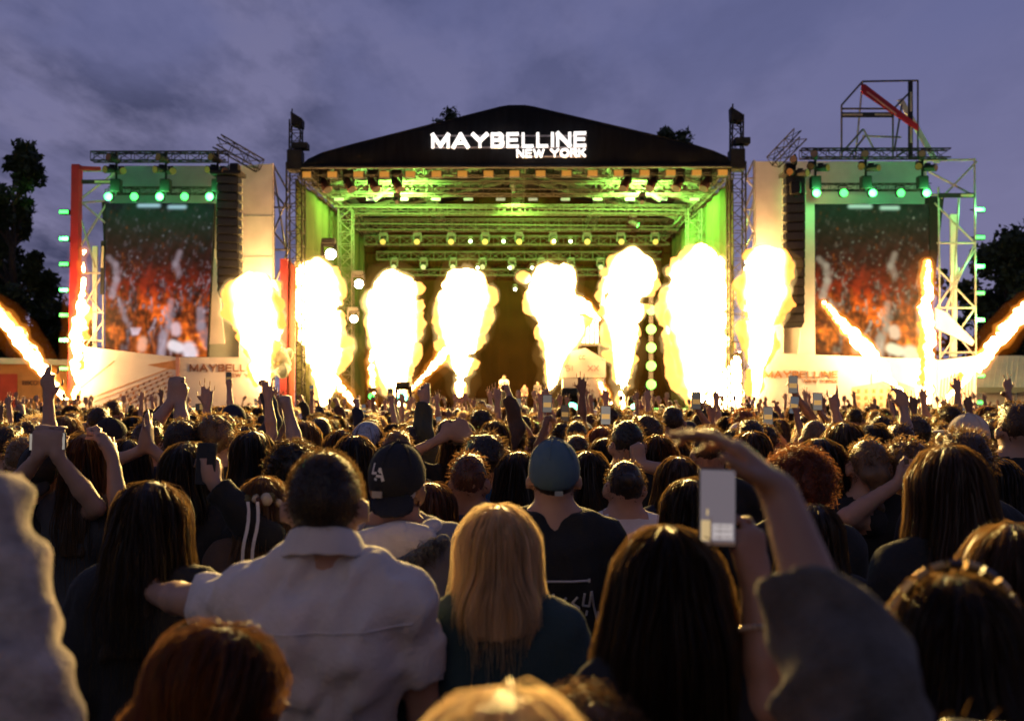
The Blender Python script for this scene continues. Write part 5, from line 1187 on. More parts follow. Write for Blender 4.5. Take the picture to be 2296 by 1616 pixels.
PEOPLE = []       # (x in view, top y, d) of everybody placed by hand
def person(x, top, d, hair, shirt, label, yaw=0., tilt=(0, 0, 0), arms=(None, None), skin=0, bulk=1., female=False, sleeve='short', h=None, strands=None, group='people in the crowd', base_z=0., **kw):
    X, Y = (x - VCX) / FPX * d, d; zt = CAM_Z + (VHY - top) / FPX * d - base_z
    add = dict(buzz=.0, short=.012, fluffy=.03, curly=.035).get(hair[0], .012); k = zt / (1.730 + add)
    root = empty('person', (X, Y, base_z), math.radians(yaw), label, 'person', group)
    Rz = np.array(Matrix.Rotation(-math.radians(yaw), 3, 'Z'))
    toL = lambda vx, vy, vd: Rz @ (np.array(P(vx, vy, vd)) - np.array((X, Y, base_z)))
    ar = []
    for a in arms:
        if isinstance(a, dict):
            a = dict(a)
            for key in ('w', 'e'):
                if key in a: a[key] = toL(*a[key])
            for key in ('u', 'n', 'hint'):
                if key in a: a[key] = Rz @ np.array(a[key], float)
        ar.append(a)
    h = h or (.0125 if d < 2.7 else .015 if d < 4.0 else .0205 if d < 5.6 else .024)
    if strands is None: strands = 1800 if d < 2.7 else 850 if d < 4 else 420
    c = build_person(root, k, Head(k, tilt), ar, hair, cmat(shirt), SKIN[skin], bulk, female, h, sleeve, int(abs(x) * 7 + top), d > 4.0, strands, srad=.0013 if d < 2.7 else .0019 if d < 4 else .0028, **kw)
    c['toL'] = toL; c['d'] = d; PEOPLE.append((x, top, d)); return c
# ================================================================== people: those one can tell apart
phone_case = mat('phone_case', (.015, .015, .018), .35)
phone_glass = mat('phone_glass', (.02, .02, .02), .1)
def phone(c, up, nrm, label, w=.072, hgt=.15, lit=.75, tint=(1., .88, .75), group='phones held up in the crowd', scene_pic=False):
    """phone at c; nrm = the way its screen faces"""
    up = Vector(up).normalized(); nrm = Vector(nrm).normalized(); rt = up.cross(nrm).normalized(); nrm = rt.cross(up)
    R = Matrix((rt, up, nrm)).transposed(); c = Vector(c)
    t = empty('phone', c, 0, label, 'phone', group)
    def part(nm, m, off, half, bev=0.): b = MB().box(R @ Vector(off), half, R).build(nm, m, t, bevel=bev); return b
    part('case', phone_case, (0, 0, 0), (w / 2, hgt / 2, .0045), .003)
    s = part('screen', mat('phone_screen_%d' % int(lit * 100), (.02, .02, .02), .2, var=.0, emit=tint, es=lit * .55) if not scene_pic else mat('phone_screen_pic', (.05, .05, .05), .2, emit=(.62, .52, .60), es=.22), (0, .002 * hgt, .0052), (w / 2 * .92, hgt / 2 * .95, .0008))
    if not scene_pic: part('picture', mat('phone_picture_%d' % int(lit * 100), (.03, .02, .01), .3, emit=(1, .55, .16), es=.25 + lit), (0, -.06 * hgt, .0064), (w / 2 * .8, hgt * .13, .0004))
    part('camera_bump', phone_glass, (-w * .25, hgt * .36, -.0055), (w * .18, w * .18, .0015))
    if scene_pic:                                     # what the camera of this phone sees: pale stage, dark trusses, a bright band below
        dk = mat('pic_dark', (.02, .02, .02), .3, emit=(.12, .07, .05), es=.7); br = mat('pic_bright', (.05, .05, .05), .3, emit=(1, .72, .35), es=.55); wh = mat('pic_pale', (.05, .05, .05), .3, emit=(.9, .8, .8), es=.5)
        for (x0, y0, x1, y1, m_) in ((-.44, -.42, -.2, -.16, br), (-.14, -.40, .40, -.20, wh), (-.20, -.42, -.17, -.12, dk), (-.1, -.38, .38, -.36, dk), (-.1, -.30, .38, -.285, dk), (-.1, -.24, .38, -.225, dk), (.05, -.40, .07, -.2, dk), (.22, -.40, .24, -.2, dk), (-.46, -.475, .46, -.43, dk), (-.3, -.1, -.25, -.02, br)):
            o_ = part('picture', m_, ((x0 + x1) / 2 * w, (y0 + y1) / 2 * hgt, .0064), ((x1 - x0) / 2 * w, (y1 - y0) / 2 * hgt, .0004))
    return t
def baseball_cap(c, m, back=True, label='', brim_m=None, logo=None, rr=1.):
    """cap on the head of figure c"""
    H = c['H']; root = c['root']; cs = .006
    crown = [H.ell((0, -.008, .018), (.0895 * rr, .1105 * rr, .108 * rr)), H.cut((0, 0, -.005), (0, .10, -.21))]
    o = blob('cap', crown, .009 if c['d'] < 4.5 else .013, m, root, waves(3, .0015, 50, 3))
    br = [H.ell((0, -.13, -.062), (.066, .062, .010), .004)] if back else [H.ell((0, .145, .03), (.07, .06, .010), .004)]
    q = H.ell((0, 0, 0), (1, 1, 1))
    if back: br = [ell(H.T((.02, -.115, -.058)), np.array((.070, .062, .0095)) * H.k, H.R @ rotm(0, 38, 0), .004)]
    blob('brim', br, .008 if c['d'] < 4.5 else .011, brim_m or m, o)
    mb = MB()
    for a in range(6):
        th = a * math.pi / 3 + .3; pts = []
        for i in range(7):
            ph = math.pi / 2 - i * .2; v = (.0915 * rr * math.cos(ph) * math.cos(th), -.008 + .1125 * rr * math.cos(ph) * math.sin(th), .018 + .110 * rr * math.sin(ph))
            if v[2] > -.01 + v[1] * .45: pts.append(Vector(H.T(v)))
        for p_, q_ in zip(pts[:-1], pts[1:]): mb.pipe(p_, q_, .0022 * H.k, 5)
    mb.build('seam', m, o); MB().pipe(H.T((0, -.008, .125)), H.T((0, -.008, .134)), .009, 8, .006).build('button', m, o)
    return o
def project_back(root, names, y_off=.004):
    """returns a function that drops a local point (x, z) on the back of the garment"""
    from mathutils.bvhtree import BVHTree
    o = [q for q in root.children if q.name.split('.')[0] in names][0]
    dgv = [v.co for v in o.data.vertices]; bv = BVHTree.FromPolygons(dgv, [tuple(p.vertices) for p in o.data.polygons])
    def f(x, z):
        hit = bv.ray_cast(Vector((x, -2, z)), Vector((0, 1, 0)))[0]
        return Vector((x, (hit.y if hit else -.12) - y_off, z))
    return f
PC = {}
# ---- nearest people
c = PC['polo'] = person(729, 1018, 2.28, ('buzz', 'dark'), 'offwhite', 'man with cropped dark hair in a white short-sleeved polo shirt, seen from behind', bulk=1.03, arms=(dict(e=(425, 1345, 2.48), w=(345, 1330, 2.72), u=(-.2, 1, .1), pose='relaxed'), 'fwd'), strands=4500, neck_z=1.534, fold=1.6, ff=1.35)
# collar, yoke seam and sleeve hems of the polo shirt
k = c['k']; prof = [(.067, 1.556), (.071, 1.562), (.077, 1.559), (.097, 1.512), (.100, 1.503), (.096, 1.500), (.080, 1.520), (.068, 1.540)]; V = []; Q = []
for i in range(40):                                   # stand-and-fall collar, open at the throat
    a = math.pi * (.5 + .08) + 2 * math.pi * (1 - .08) * i / 39
    for (r_, z_) in prof: V.append(np.array((r_ * math.cos(a), -.010 + r_ * .96 * math.sin(a), z_ - .030 * math.sin(a) * .8 + .002 * math.sin(i * 1.7) * (r_ > .09))) * k)
for i in range(39):
    for j in range(8): Q.append((i * 8 + j, i * 8 + (j + 1) % 8, (i + 1) * 8 + (j + 1) % 8, (i + 1) * 8 + j))
co_ = obj('collar', mesh_np('collar', V, Q), cmat('offwhite'), c['root']); md = co_.modifiers.new('round', 'SUBSURF'); md.levels = md.render_levels = 1
pj = project_back(c['root'], ('shirt',), .001); mb = MB(); pts = [pj(-.20 * k + .40 * k * i / 24, (1.378 - .010 * math.sin(math.pi * i / 24)) * k) for i in range(25)]
for p_, q_ in zip(pts[:-1], pts[1:]): mb.pipe(p_, q_, .0028, 5)
mb.build('yoke_seam', cmat('offwhite'), c['root'])

c = PC['cap'] = person(884, 1008, 3.2, ('buzz', 'dark'), 'grey', 'man in a backwards black cap and pale hooded jacket with fur trim', tilt=(-8, 0, 3), bulk=1.12, sleeve='long', tscale=1.6, skin=1, arms=('fwd', 'fwd'))
c['root'].children[1].data.materials[0] = cmat('offwhite')
cp = baseball_cap(c, mat('cap_black', (.012, .012, .016), .8, bump=.2, bscale=120), True)
H = c['H']
def on_cap(v):   # bend lettering onto the crown
    q = np.array(v); u = q - np.array((0, -.008, .018)); n_ = np.linalg.norm(u / np.array((.0895, .1105, .108))); s_ = q; s_ = np.array((0, -.008, .018)) + u / n_ * 1.02; return Vector(H.T(s_))
lm = mat('cap_logo', (.75, .73, .7), .7)
lettering('L', (-.052, -.09, .028), (1, -.25, 0), (0, 0, 1), .036, .020, lm, cp, .2, .001, fn=on_cap)
lettering('A', (-.040, -.10, .012), (1, -.25, 0), (0, 0, 1), .036, .030, lm, cp, .2, .001, fn=on_cap)
MB().box(H.T((-.03, -.118, -.03)), (.016, .004, .010), Matrix(H.R)).build('strap_badge', mat('badge', (.35, .33, .32), .5), cp)
k = c['k']
hood = [ell(np.array((0.0, -.125, 1.435)) * k, np.array((.150, .065, .085)) * k, rotm(0, 0, -14), .03), cap(np.array((-.12, -.06, 1.49)) * k, np.array((-.06, .05, 1.47)) * k, .035 * k, .02 * k, .03), cap(np.array((.12, -.06, 1.49)) * k, np.array((.06, .05, 1.47)) * k, .035 * k, .02 * k, .03)]
ho = blob('hood', hood, .011, cmat('offwhite'), c['root'], waves(12, .004, 50, 4))
rr = np.random.default_rng(3); n = 1500; tt = rr.uniform(0, 1, n)
px = (-.165 + .33 * tt); pz = 1.365 + .105 * tt + .035 * np.sin(tt * 3.1) * -1.0; py = -.175 - .03 * np.sin(tt * 3.14)
p0 = np.stack([px, py, pz], 1) * k + rr.normal(size=(n, 3)) * .010 * k; dv = rr.normal(size=(n, 3)) * .6 + np.array((0, -.9, -.25)); dv /= np.linalg.norm(dv, axis=1)[:, None]
pth = np.stack([p0 + dv * (.034 * k * rr.uniform(.6, 1.2, n))[:, None] * f + np.array((0, 0, -.012)) * f * f for f in (0, .4, .75, 1.)], 1)
V, Q = tubes(pth, np.full(n, .0022)); fo = obj('fur_trim', mesh_np('fur_trim', V, Q), hmat('grey', False), ho); fo['kind'] = 'stuff'
fur = [cap(np.array((px_, py_, pz_)) * k, np.array((qx, qy, qz)) * k, .022 * k, k=.02) for (px_, py_, pz_), (qx, qy, qz) in zip([(-.165 + .33 * t_, -.17 - .03 * math.sin(t_ * 3.14), 1.365 + .105 * t_ - .035 * math.sin(t_ * 3.1)) for t_ in np.linspace(0, .875, 8)], [(-.165 + .33 * t_, -.17 - .03 * math.sin(t_ * 3.14), 1.365 + .105 * t_ - .035 * math.sin(t_ * 3.1)) for t_ in np.linspace(.125, 1, 8)])]
blob('fur_roll', fur, .010, mat('fur_dark', (.10, .11, .12), .9, var=.4, scale=30), ho)

c = PC['blonde'] = person(1118, 1132, 2.42, ('long', 'blonde'), 'teal', 'woman with straight strawberry-blonde hair and a dark teal jacket', female=True, ln=.235, wd=.080, arms=('down', 'down'), sleeve='long', tscale=1.5, rough=.8)
c = PC['stussy'] = person(1242, 999, 3.5, ('buzz', 'dark'), 'black', 'man in a blue cap and black T-shirt with white lettering', bulk=1.10, arms=('fwd', 'fwd'))
cp = baseball_cap(c, mat('cap_blue', (.085, .15, .19), .8, var=.1, bump=.2, bscale=120), False)
MB().box(c['H'].T((.012, -.116, -.052)), (.014, .004, .008), Matrix(c['H'].R)).build('strap', mat('strap_pale', (.3, .35, .36), .6), cp)
# hand-lettered word on the back of the T-shirt
pj = project_back(c['root'], ('shirt',), .003); k = c['k']; lt = mat('shirt_print', (.50, .50, .52), .7)
STR = [[(-.16, .052), (.058, .054), (.060, .048), (.060, .060)], [(-.135, -.02), (-.15, -.035), (-.125, -.05), (-.14, -.075), (-.16, -.07)], [(-.115, .02), (-.105, -.07)], [(-.13, .015), (-.09, .02)], [(-.085, .012), (-.085, -.055), (-.062, -.05), (-.058, .012), (-.052, -.06)], [(-.015, -.002), (-.032, -.022), (-.010, -.038), (-.022, -.062), (-.042, -.052)], [(.022, .0), (.004, -.02), (.028, -.038), (.014, -.064), (-.004, -.055)], [(.045, .012), (.040, -.03), (.062, -.035), (.068, .018)], [(.068, .018), (.078, -.04), (.098, -.115), (.094, -.06)], [(.055, -.05), (.052, -.066)]]
pr_ = empty('back_print', (0, 0, 0)); pr_.parent = c['root']
for s_ in STR:
    mb = MB()
    for (x0, z0), (x1, z1) in zip(s_[:-1], s_[1:]):
        for i in range(4):
            a_ = pj((x0 + (x1 - x0) * i / 4 + .05) * k, (1.24 + z0 + (z1 - z0) * i / 4) * k); b_ = pj((x0 + (x1 - x0) * (i + 1) / 4 + .05) * k, (1.24 + z0 + (z1 - z0) * (i + 1) / 4) * k); mb.pipe(a_, b_, .0045, 5)
    mb.build('stroke', lt, pr_)

c = PC['bighair'] = person(1502, 1180, 1.80, ('long', 'dark'), 'black', 'woman with very long straight dark hair filming with a raised phone', female=True, ln=.56, wd=.102, strands=2800, arms=('down', dict(e=(1722, 1590, 1.72), w=(1692, 1305, 1.80), u=(-.16, .05, 1), n=(-.5, 1, 0), pose='hold')), sleeve='none', skin=1, hb=.0105)
phone(P(1608, 1138, 1.78), (0.03, .12, 1), (.0, -1, .10), 'phone with a lit screen filming the stage, held by long-haired woman', .068, .142, scene_pic=True)
w_ = c['joints'][1]; mb = MB(); a_ = Vector(w_[1]).lerp(Vector(w_[2]), .62); ax = (Vector(w_[2]) - Vector(w_[1])).normalized(); u_ = ax.orthogonal().normalized(); v_ = ax.cross(u_); br = empty('bracelet', (0, 0, 0)); br.parent = c['root']
for i in range(22):
    t_ = i / 22 * 6.283; q = a_ + (u_ * math.cos(t_) + v_ * math.sin(t_)) * .037 * c['k']; MB().box(q, (.0042, .0042, .0042)).build('bead', mat('bead_pale', (.6, .5, .4), .3, .3), br, bevel=.001)

c = PC['armman'] = person(2260, 1660, 1.02, ('short', 'dark'), 'taupe', 'person raising a bare forearm with a drooping hand, grey jacket sleeve', arms=(dict(e=(1905, 1560, 1.12), w=(1746, 1102, 1.28), u=(-.62, .10, .66), n=(-.70, .2, -.7), pose='relaxed'), 'down'), sleeve='pushed', tscale=1.6, h=.0095, hb=.0085, fold=1.5, axf=-.018, strands=100, skin=1)
c = PC['headband'] = person(2140, 1292, 1.52, ('long', 'dark'), 'black', 'dark-haired person wearing sunglasses pushed up on the head', arms=('down', 'down'), strands=2600, ln=.24, wd=.088)
H = c['H']; sg_ = empty('sunglasses', (0, 0, 0)); sg_.parent = c['root']; gmt = mat('glass_frame_gold', (.6, .35, .12), .25, .7)
for i in range(9):
    a0 = -1.15 + i * .26; a1 = a0 + .20; pA = H.T((.108 * math.sin(a0), -.012, .010 + .125 * math.cos(a0))); pB = H.T((.108 * math.sin(a1), -.012, .010 + .125 * math.cos(a1)))
    MB().pipe(pA, pB, .0075, 8).build('gold_link', gmt if i not in (4, 6, 8) else mat('glass_frame_dark', (.05, .03, .02), .3), sg_)
c = PC['hoodie'] = person(-150, 1500, 1.25, ('short', 'brown'), 'cream', 'person in a cream hooded sweatshirt raising a thick sleeve at the left edge', arms=('fwd', dict(e=(46, 1545, 1.3), w=(-52, 1040, 1.42), u=(-.1, .1, 1), n=(-1, .2, 0), pose='fist')), sleeve='long', tscale=1.3, h=.0105, fold=1.0, axf=.012, strands=100, skin=1)
c = PC['profile'] = person(480, 1398, 1.6, ('long', 'auburn'), 'navy', 'short person with loose auburn hair turning the lit face sideways', yaw=-20, tilt=(-62, 0, 4), female=True, ln=.20, wd=.088, arms=('down', 'down'), sleeve='long', strands=2600, rough=1.6)
c = PC['blurblonde'] = person(1135, 1556, .93, ('long', 'blonde'), 'black', 'blonde head, out of focus, cut off by the lower edge', arms=('down', 'down'), strands=2600, ln=.25, wd=.09, female=True)
c = PC['lowhair'] = person(1312, 1552, 1.62, ('curly', 'light'), 'black', 'small curly light-brown head low between blonde and long dark hair', arms=('down', 'down'), strands=1500)
c = PC['edgewoman'] = person(2272, 1176, 1.95, ('long', 'brown'), 'black', 'brown-haired woman with an earring, cut off by the right edge', yaw=-14, tilt=(-12, 0, 0), female=True, ln=.28, wd=.082, arms=('down', 'down'))
MB().pipe(c['H'].T((-.088, .0, -.07)), c['H'].T((-.089, .0, -.105)), .004, 8, .007).build('earring', mat('earring', (.8, .7, .5), .2, .8), c['root'])
# ---- second row
c = PC['longbrown'] = person(2134, 1000, 2.75, ('long', 'brown'), 'black', 'woman with smooth long brown hair swept to one side, dark top', tilt=(6, 0, -3), female=True, ln=.30, wd=.088, arms=('fwd', 'down'), sleeve='short')
c = PC['darkgold'] = person(332, 1078, 2.85, ('long', 'dark'), 'black', 'woman with long dark hair, golden waves on one shoulder', tilt=(-4, 0, 4), female=True, ln=.42, wd=.092, arms=('down', 'fwd'), sleeve='long', rough=1.7)
c = PC['flower'] = person(590, 1068, 3.7, ('long', 'light'), 'brown', 'woman with a flower crown and white ribbons down her long hair', female=True, ln=.34, wd=.084, arms=('fwd', 'fwd'))
H = c['H']; fc = empty('flower_crown', (0, 0, 0)); fc.parent = c['root']; rr = np.random.default_rng(4)
fm = [mat('petal_dark', (.10, .04, .03), .7), mat('petal_cream', (.6, .5, .35), .7), mat('leaf_dry', (.12, .10, .03), .7)]
for i in range(26):
    a = i / 26 * 6.283 + rr.normal() * .05; q = H.T((.094 * math.cos(a), -.005 + .112 * math.sin(a), .035 + rr.normal() * .008)); blob('flower', [ell(q, np.array((.021, .021, .018)) * rr.uniform(.7, 1.3), rotm(*(rr.uniform(0, 90, 3))), .004), ell(q + rr.normal(size=3) * .008, (.010, .010, .010), None, .004)], .006, fm[[0, 1, 2, 1][i % 4]], fc)
for sx in (-.022, .014):
    mb = MB(); pts = [Vector(H.T((sx + .008 * math.sin(i * .8), -.118 - .014 * min(i, 4) * .8, .03 - i * .035))) for i in range(9)]
    for p_, q_ in zip(pts[:-1], pts[1:]): mb.plate([p_ + Vector((-.006, -.03, 0)), p_ + Vector((.006, -.03, 0)), q_ + Vector((.006, -.03, 0)), q_ + Vector((-.006, -.03, 0))], (0, .001, 0))
    mb.build('ribbon', cmat('white'), fc)
c = PC['tbun'] = person(1402, 1028, 4.1, ('bun', 'dark'), 'white', 'person with dark hair in a bun, pale T-shirt with dark print', arms=('fwd', 'fwd'))
pj = project_back(c['root'], ('body',), .004)
for i in range(4): MB().box(pj(-.06 + .045 * i, 1.20), (.016, .004, .022)).build('back_print', cmat('black'), c['root'])
c = PC['curly'] = person(1792, 1008, 3.55, ('curly', 'red'), 'black', 'person with bushy curly red hair lit from the stage', arms=('fwd', 'fwd'), strands=1600)
c = PC['lowdark'] = person(1826, 1130, 3.15, ('long', 'dark'), 'black', 'shorter woman with sleek dark hair below the curly redhead', female=True, ln=.30, wd=.08, arms=('down', 'down'))
c = PC['denim'] = person(1051, 1018, 4.2, ('short', 'auburn'), 'denim', 'person with short wavy auburn hair in a denim jacket', sleeve='long', tscale=1.6, arms=('fwd', 'fwd'), skin=1)
c = PC['fluff'] = person(1087, 970, 4.7, ('fluffy', 'dark'), 'blue', 'man with full fluffy dark hair and a blue shirt', arms=('fwd', 'fwd'))
c = PC['redlow'] = person(968, 1080, 4.0, ('long', 'auburn'), 'black', 'short person with reddish hair beside the backwards cap', female=True, ln=.2, wd=.082)
c = PC['filmer'] = person(420, 992, 3.85, ('long', 'black'), 'black', 'woman with dark hair raising a black phone before the bearded blond', female=True, ln=.25, wd=.08, arms=('fwd', dict(w=(478, 1085, 3.6), hint=(1, -.1, -.9), u=(-.2, .05, 1), n=(-.6, .8, 0), pose='hold')), sleeve='long')
phone(P(462, 1040, 3.6), (.05, .05, 1), (.1, 1, .0), 'black phone raised by the dark-haired woman, seen from its back side', .075, .155, .5)
c = PC['raisedwoman'] = person(196, 970, 4.25, ('long', 'brown'), 'charcoal', 'woman with long brown hair holding a bare arm up to her head', female=True, ln=.42, wd=.082, sleeve='none', arms=('fwd', dict(e=(268, 1150, 4.1), w=(252, 1022, 4.15), u=(-.35, 0, .6), n=(-.6, .3, -.4), pose='relaxed')))
c = PC['capfilm'] = person(92, 1008, 4.3, ('buzz', 'black'), 'black', 'person in a black cap filming with both hands, lower left', arms=(dict(w=(90, 1020, 4.0), hint=(-1, 0, -1), u=(.1, 0, 1), pose='hold'), dict(w=(126, 1020, 4.0), hint=(1, 0, -1), u=(-.1, 0, 1), pose='hold')))
baseball_cap(c, mat('cap_black', (.012, .012, .016), .8), True)
phone(P(107, 990, 4.0), (1, 0, .02), (0, -1, .1), 'phone held sideways by the person in black cap, lower left', .072, .15, .55)
c = PC['fade'] = person(404, 942, 5.2, ('short', 'dark'), 'navy', 'man with a neat dark fade haircut and navy jacket', sleeve='long', skin=1)
c = PC['blondman'] = person(482, 928, 5.3, ('fluffy', 'light'), 'black', 'man with tousled light hair beside the neat fade haircut', skin=0)
c = PC['whitetee'] = person(566, 965, 4.9, ('long', 'black'), 'white', 'woman with long black hair and white T-shirt raising one fist', female=True, ln=.30, wd=.08, arms=('fwd', dict(e=(664, 1000, 4.9), w=(648, 930, 4.95), u=(-.12, 0, 1), n=(-1, .3, 0), pose='fist')))
c = PC['hearts'] = person(330, 945, 5.4, ('short', 'brown'), 'red', 'person stretching both arms up with hands joined', arms=(dict(e=(330, 975, 5.5), w=(390, 893, 5.6), u=(.1, 0, 1), pose='hold'), dict(e=(408, 960, 5.5), w=(404, 897, 5.6), u=(-.1, 0, 1), pose='hold')))
c = PC['clapper'] = person(288, 985, 5.0, ('long', 'dark'), 'black', 'woman clapping both raised hands beside the arm-up woman', female=True, arms=(dict(w=(318, 1010, 4.8), u=(.1, 0, 1), n=(1, 0, 0)), dict(w=(334, 1000, 4.8), u=(0, 0, 1), n=(-1, 0, 0))))
rows = [ # x, top, d, hair, colour, shirt, label, options
 (52, 980, 5.0, 'short', 'light', 'olive', 'fair-haired man under the phone at the left edge', {}),
 (10, 955, 5.6, 'short', 'dark', 'black', 'dark-haired man cut off by the left edge, one arm up', dict(arms=('down', 'up'))),
 (60, 944, 7.6, 'short', 'brown', 'charcoal', 'brown-haired person behind the fair man, far left', {}),
 (147, 932, 6.8, 'long', 'light', 'black', 'light-haired woman above the long brown hair, left', dict(female=True)),
 (245, 945, 6.4, 'buzz', 'black', 'black', 'person in a dark cap turned sideways, below the left screen', dict(yaw=-35, cap=True)),
 (225, 912, 8.2, 'short', 'dark', 'black', 'dark head standing taller below the left screen', {}),
 (255, 898, 10.2, 'short', 'brown', 'black', 'tall brown head right above the dark sideways cap', {}),
 (682, 942, 6.3, 'long', 'light', 'black', 'woman with light hair over one shoulder beside the raised fist', dict(female=True, ln=.4)),
 (718, 936, 7.0, 'short', 'black', 'black', 'dark-haired man right of the light shoulder hair', {}),
 (820, 950, 5.9, 'long', 'dark', 'black', 'person wearing a pale blue bandana', dict(band='pale', female=True)),
 (795, 975, 4.9, 'long', 'black', 'navy', 'woman with long black hair below the pale blue bandana', dict(female=True, ln=.45)),
 (762, 962, 5.9, 'long', 'brown', 'black', 'woman with brown hair left of the pale blue bandana', dict(female=True)),
 (888, 966, 5.4, 'short', 'light', 'black', 'man with parted light hair behind the backwards cap', {}),
 (925, 954, 6.2, 'short', 'dark', 'olive', 'man in dark green raising a straight sleeved arm', dict(sleeve='long', arms=('fwd', dict(w=(950, 905, 6.3), e=(948, 975, 6.2), u=(0, 0, 1), pose='hold')))),
 (1032, 948, 5.9, 'long', 'dark', 'black', 'woman wearing a dark patterned bandana, both hands raised', dict(band='dark', female=True, arms=(dict(w=(985, 985, 5.7)), dict(w=(1062, 990, 5.7))))),
 (1000, 940, 7.1, 'short', 'black', 'black', 'dark head left of the patterned bandana', {}),
 (1110, 942, 7.4, 'long', 'brown', 'black', 'brown-haired woman above the fluffy dark hair', dict(female=True)),
 (1165, 1010, 4.5, 'long', 'dark', 'black', 'woman with wide dark hair left behind the blue cap', dict(female=True, wd=.1)),
 (1316, 1010, 4.5, 'long', 'dark', 'charcoal', 'woman with dark hair right behind the blue cap', dict(female=True, wd=.1)),
 (1406, 942, 5.1, 'short', 'black', 'black', 'tall man with thick dark hair right of centre', dict(bulk=1.08, arms=('fwd', dict(w=(1428, 1040, 4.9), u=(0, 0, 1), pose='fist')))),
 (1293, 975, 6.3, 'short', 'brown', 'black', 'round brown head between blue cap and tall dark man', {}),
 (1295, 944, 7.8, 'short', 'dark', 'teal', 'dark head right over the teal floor lamp glare', {}),
 (1357, 980, 6.0, 'long', 'black', 'black', 'black-haired woman touching the tall dark man', dict(female=True)),
 (1349, 955, 7.2, 'long', 'red', 'black', 'woman with bright red hair above the black-haired woman', dict(female=True)),
 (1452, 928, 6.4, 'fluffy', 'brown', 'olive', 'person with full olive-lit hair behind the tall man', {}),
 (1512, 911, 8.0, 'short', 'dark', 'black', 'tall man in black, green-lit, before the widest flame', dict(bulk=1.1)),
 (1475, 975, 5.2, 'long', 'brown', 'black', 'woman with long brown hair right of the raised fist', dict(female=True, ln=.4)),
 (1517, 1022, 4.5, 'long', 'brown', 'navy', 'woman with long glossy brown hair left of the lit phone', dict(female=True, ln=.36)),
 (1545, 1072, 3.6, 'long', 'dark', 'black', 'dark-haired woman with golden rim right beside the lit phone', dict(female=True, ln=.3)),
 (1592, 960, 5.0, 'short', 'brown', 'black', 'brown head behind the blurred drooping hand', {}),
 (1686, 966, 5.3, 'long', 'brown', 'black', 'woman with brown hair right of the drooping hand', dict(female=True)),
 (1686, 941, 6.4, 'short', 'dark', 'black', 'dark head right above the brown-haired woman', {}),
 (1824, 944, 6.4, 'buzz', 'light', 'grey', 'man with cropped fair hair, right of centre', {}),
 (1845, 980, 4.25, 'long', 'black', 'black', 'woman with long black hair behind the curly redhead', dict(female=True, ln=.4)),
 (1886, 946, 5.1, 'long', 'brown', 'black', 'woman with parted brown hair above the black hair', dict(female=True)),
 (1946, 980, 4.15, 'braid', 'light', 'black', 'woman with a loose light braid', dict(female=True)),
 (1957, 950, 5.3, 'long', 'black', 'black', 'dark head directly behind the loose braid', dict(female=True)),
 (2036, 986, 4.2, 'curly', 'light', 'black', 'woman with wavy light hair, arm bent before her', dict(female=True, yaw=25, arms=(dict(w=(2010, 1085, 4.0), hint=(-1, 0, -1)), 'fwd'))),
 (2156, 966, 3.8, 'fluffy', 'brown', 'black', 'bushy brown hair showing behind the smooth long hair', {}),
 (2172, 938, 5.4, 'buzz', 'dark', 'black', 'person in a cream cap turned sideways', dict(yaw=30, cap='cream')),
 (2278, 904, 4.9, 'short', 'brown', 'black', 'tall man with dark shirt at the right edge', dict(bulk=1.15)),
 (2228, 940, 6.3, 'short', 'black', 'grey', 'man in a grey shirt left of the tall man', {}),
 (2053, 932, 7.2, 'fluffy', 'dark', 'black', 'man with upright flat-top hair below the right screen', {}),
 (1979, 932, 7.8, 'fluffy', 'black', 'black', 'man with bushy black hair below the right screen', {}),
 (2240, 1027, 4.2, 'long', 'black', 'black', 'dark-haired woman in profile beside the smooth long hair', dict(female=True, yaw=-50)),
 (2025, 950, 6.0, 'short', 'brown', 'red', 'person pointing one hand high before the right panel', dict(arms=(dict(w=(2026, 915, 6.1), e=(2034, 985, 6.0), u=(-.15, 0, 1), pose='droop'), 'fwd'))),
 (1872, 948, 7.0, 'short', 'dark', 'red', 'person showing a horned hand sign before the right panel', dict(arms=('fwd', dict(w=(1872, 918, 7.0), e=(1884, 975, 7.0), u=(-.15, 0, 1), pose='horns')))),
]
for (x, top, d_, hk, hc_, sh, lab, op) in rows:
    op = dict(op); capx = op.pop('cap', None); band = op.pop('band', None)
    op.setdefault('arms', ('fwd', 'fwd') if int(x) % 3 else ('down', 'fwd')); op.setdefault('skin', int(x * 3) % 3 % 2)
    if op.get('female'): op.setdefault('ln', .30); op.setdefault('wd', .084)
    op.setdefault('tilt', ((int(x * 5) % 21) - 10, 0, (int(x * 7) % 9) - 4))
    c = person(x, top, d_, (hk, hc_), sh, lab, **op)
    if capx: baseball_cap(c, mat('cap_cream', (.6, .52, .45), .8) if capx == 'cream' else mat('cap_black', (.012, .012, .016), .8), False)
    if band:
        H = c['H']; blob('bandana', [H.ell((0, -.008, .020), (.092, .112, .110)), H.ell((0, -.10, .0), (.06, .035, .05), .03), H.cut((0, 0, .008), (0, .04, -.21))], .012, mat('bandana_pale', (.30, .36, .48), .8, var=.4, scale=60) if band == 'pale' else mat('bandana_dark', (.05, .055, .06), .8, var=.9, scale=60), c['root'])
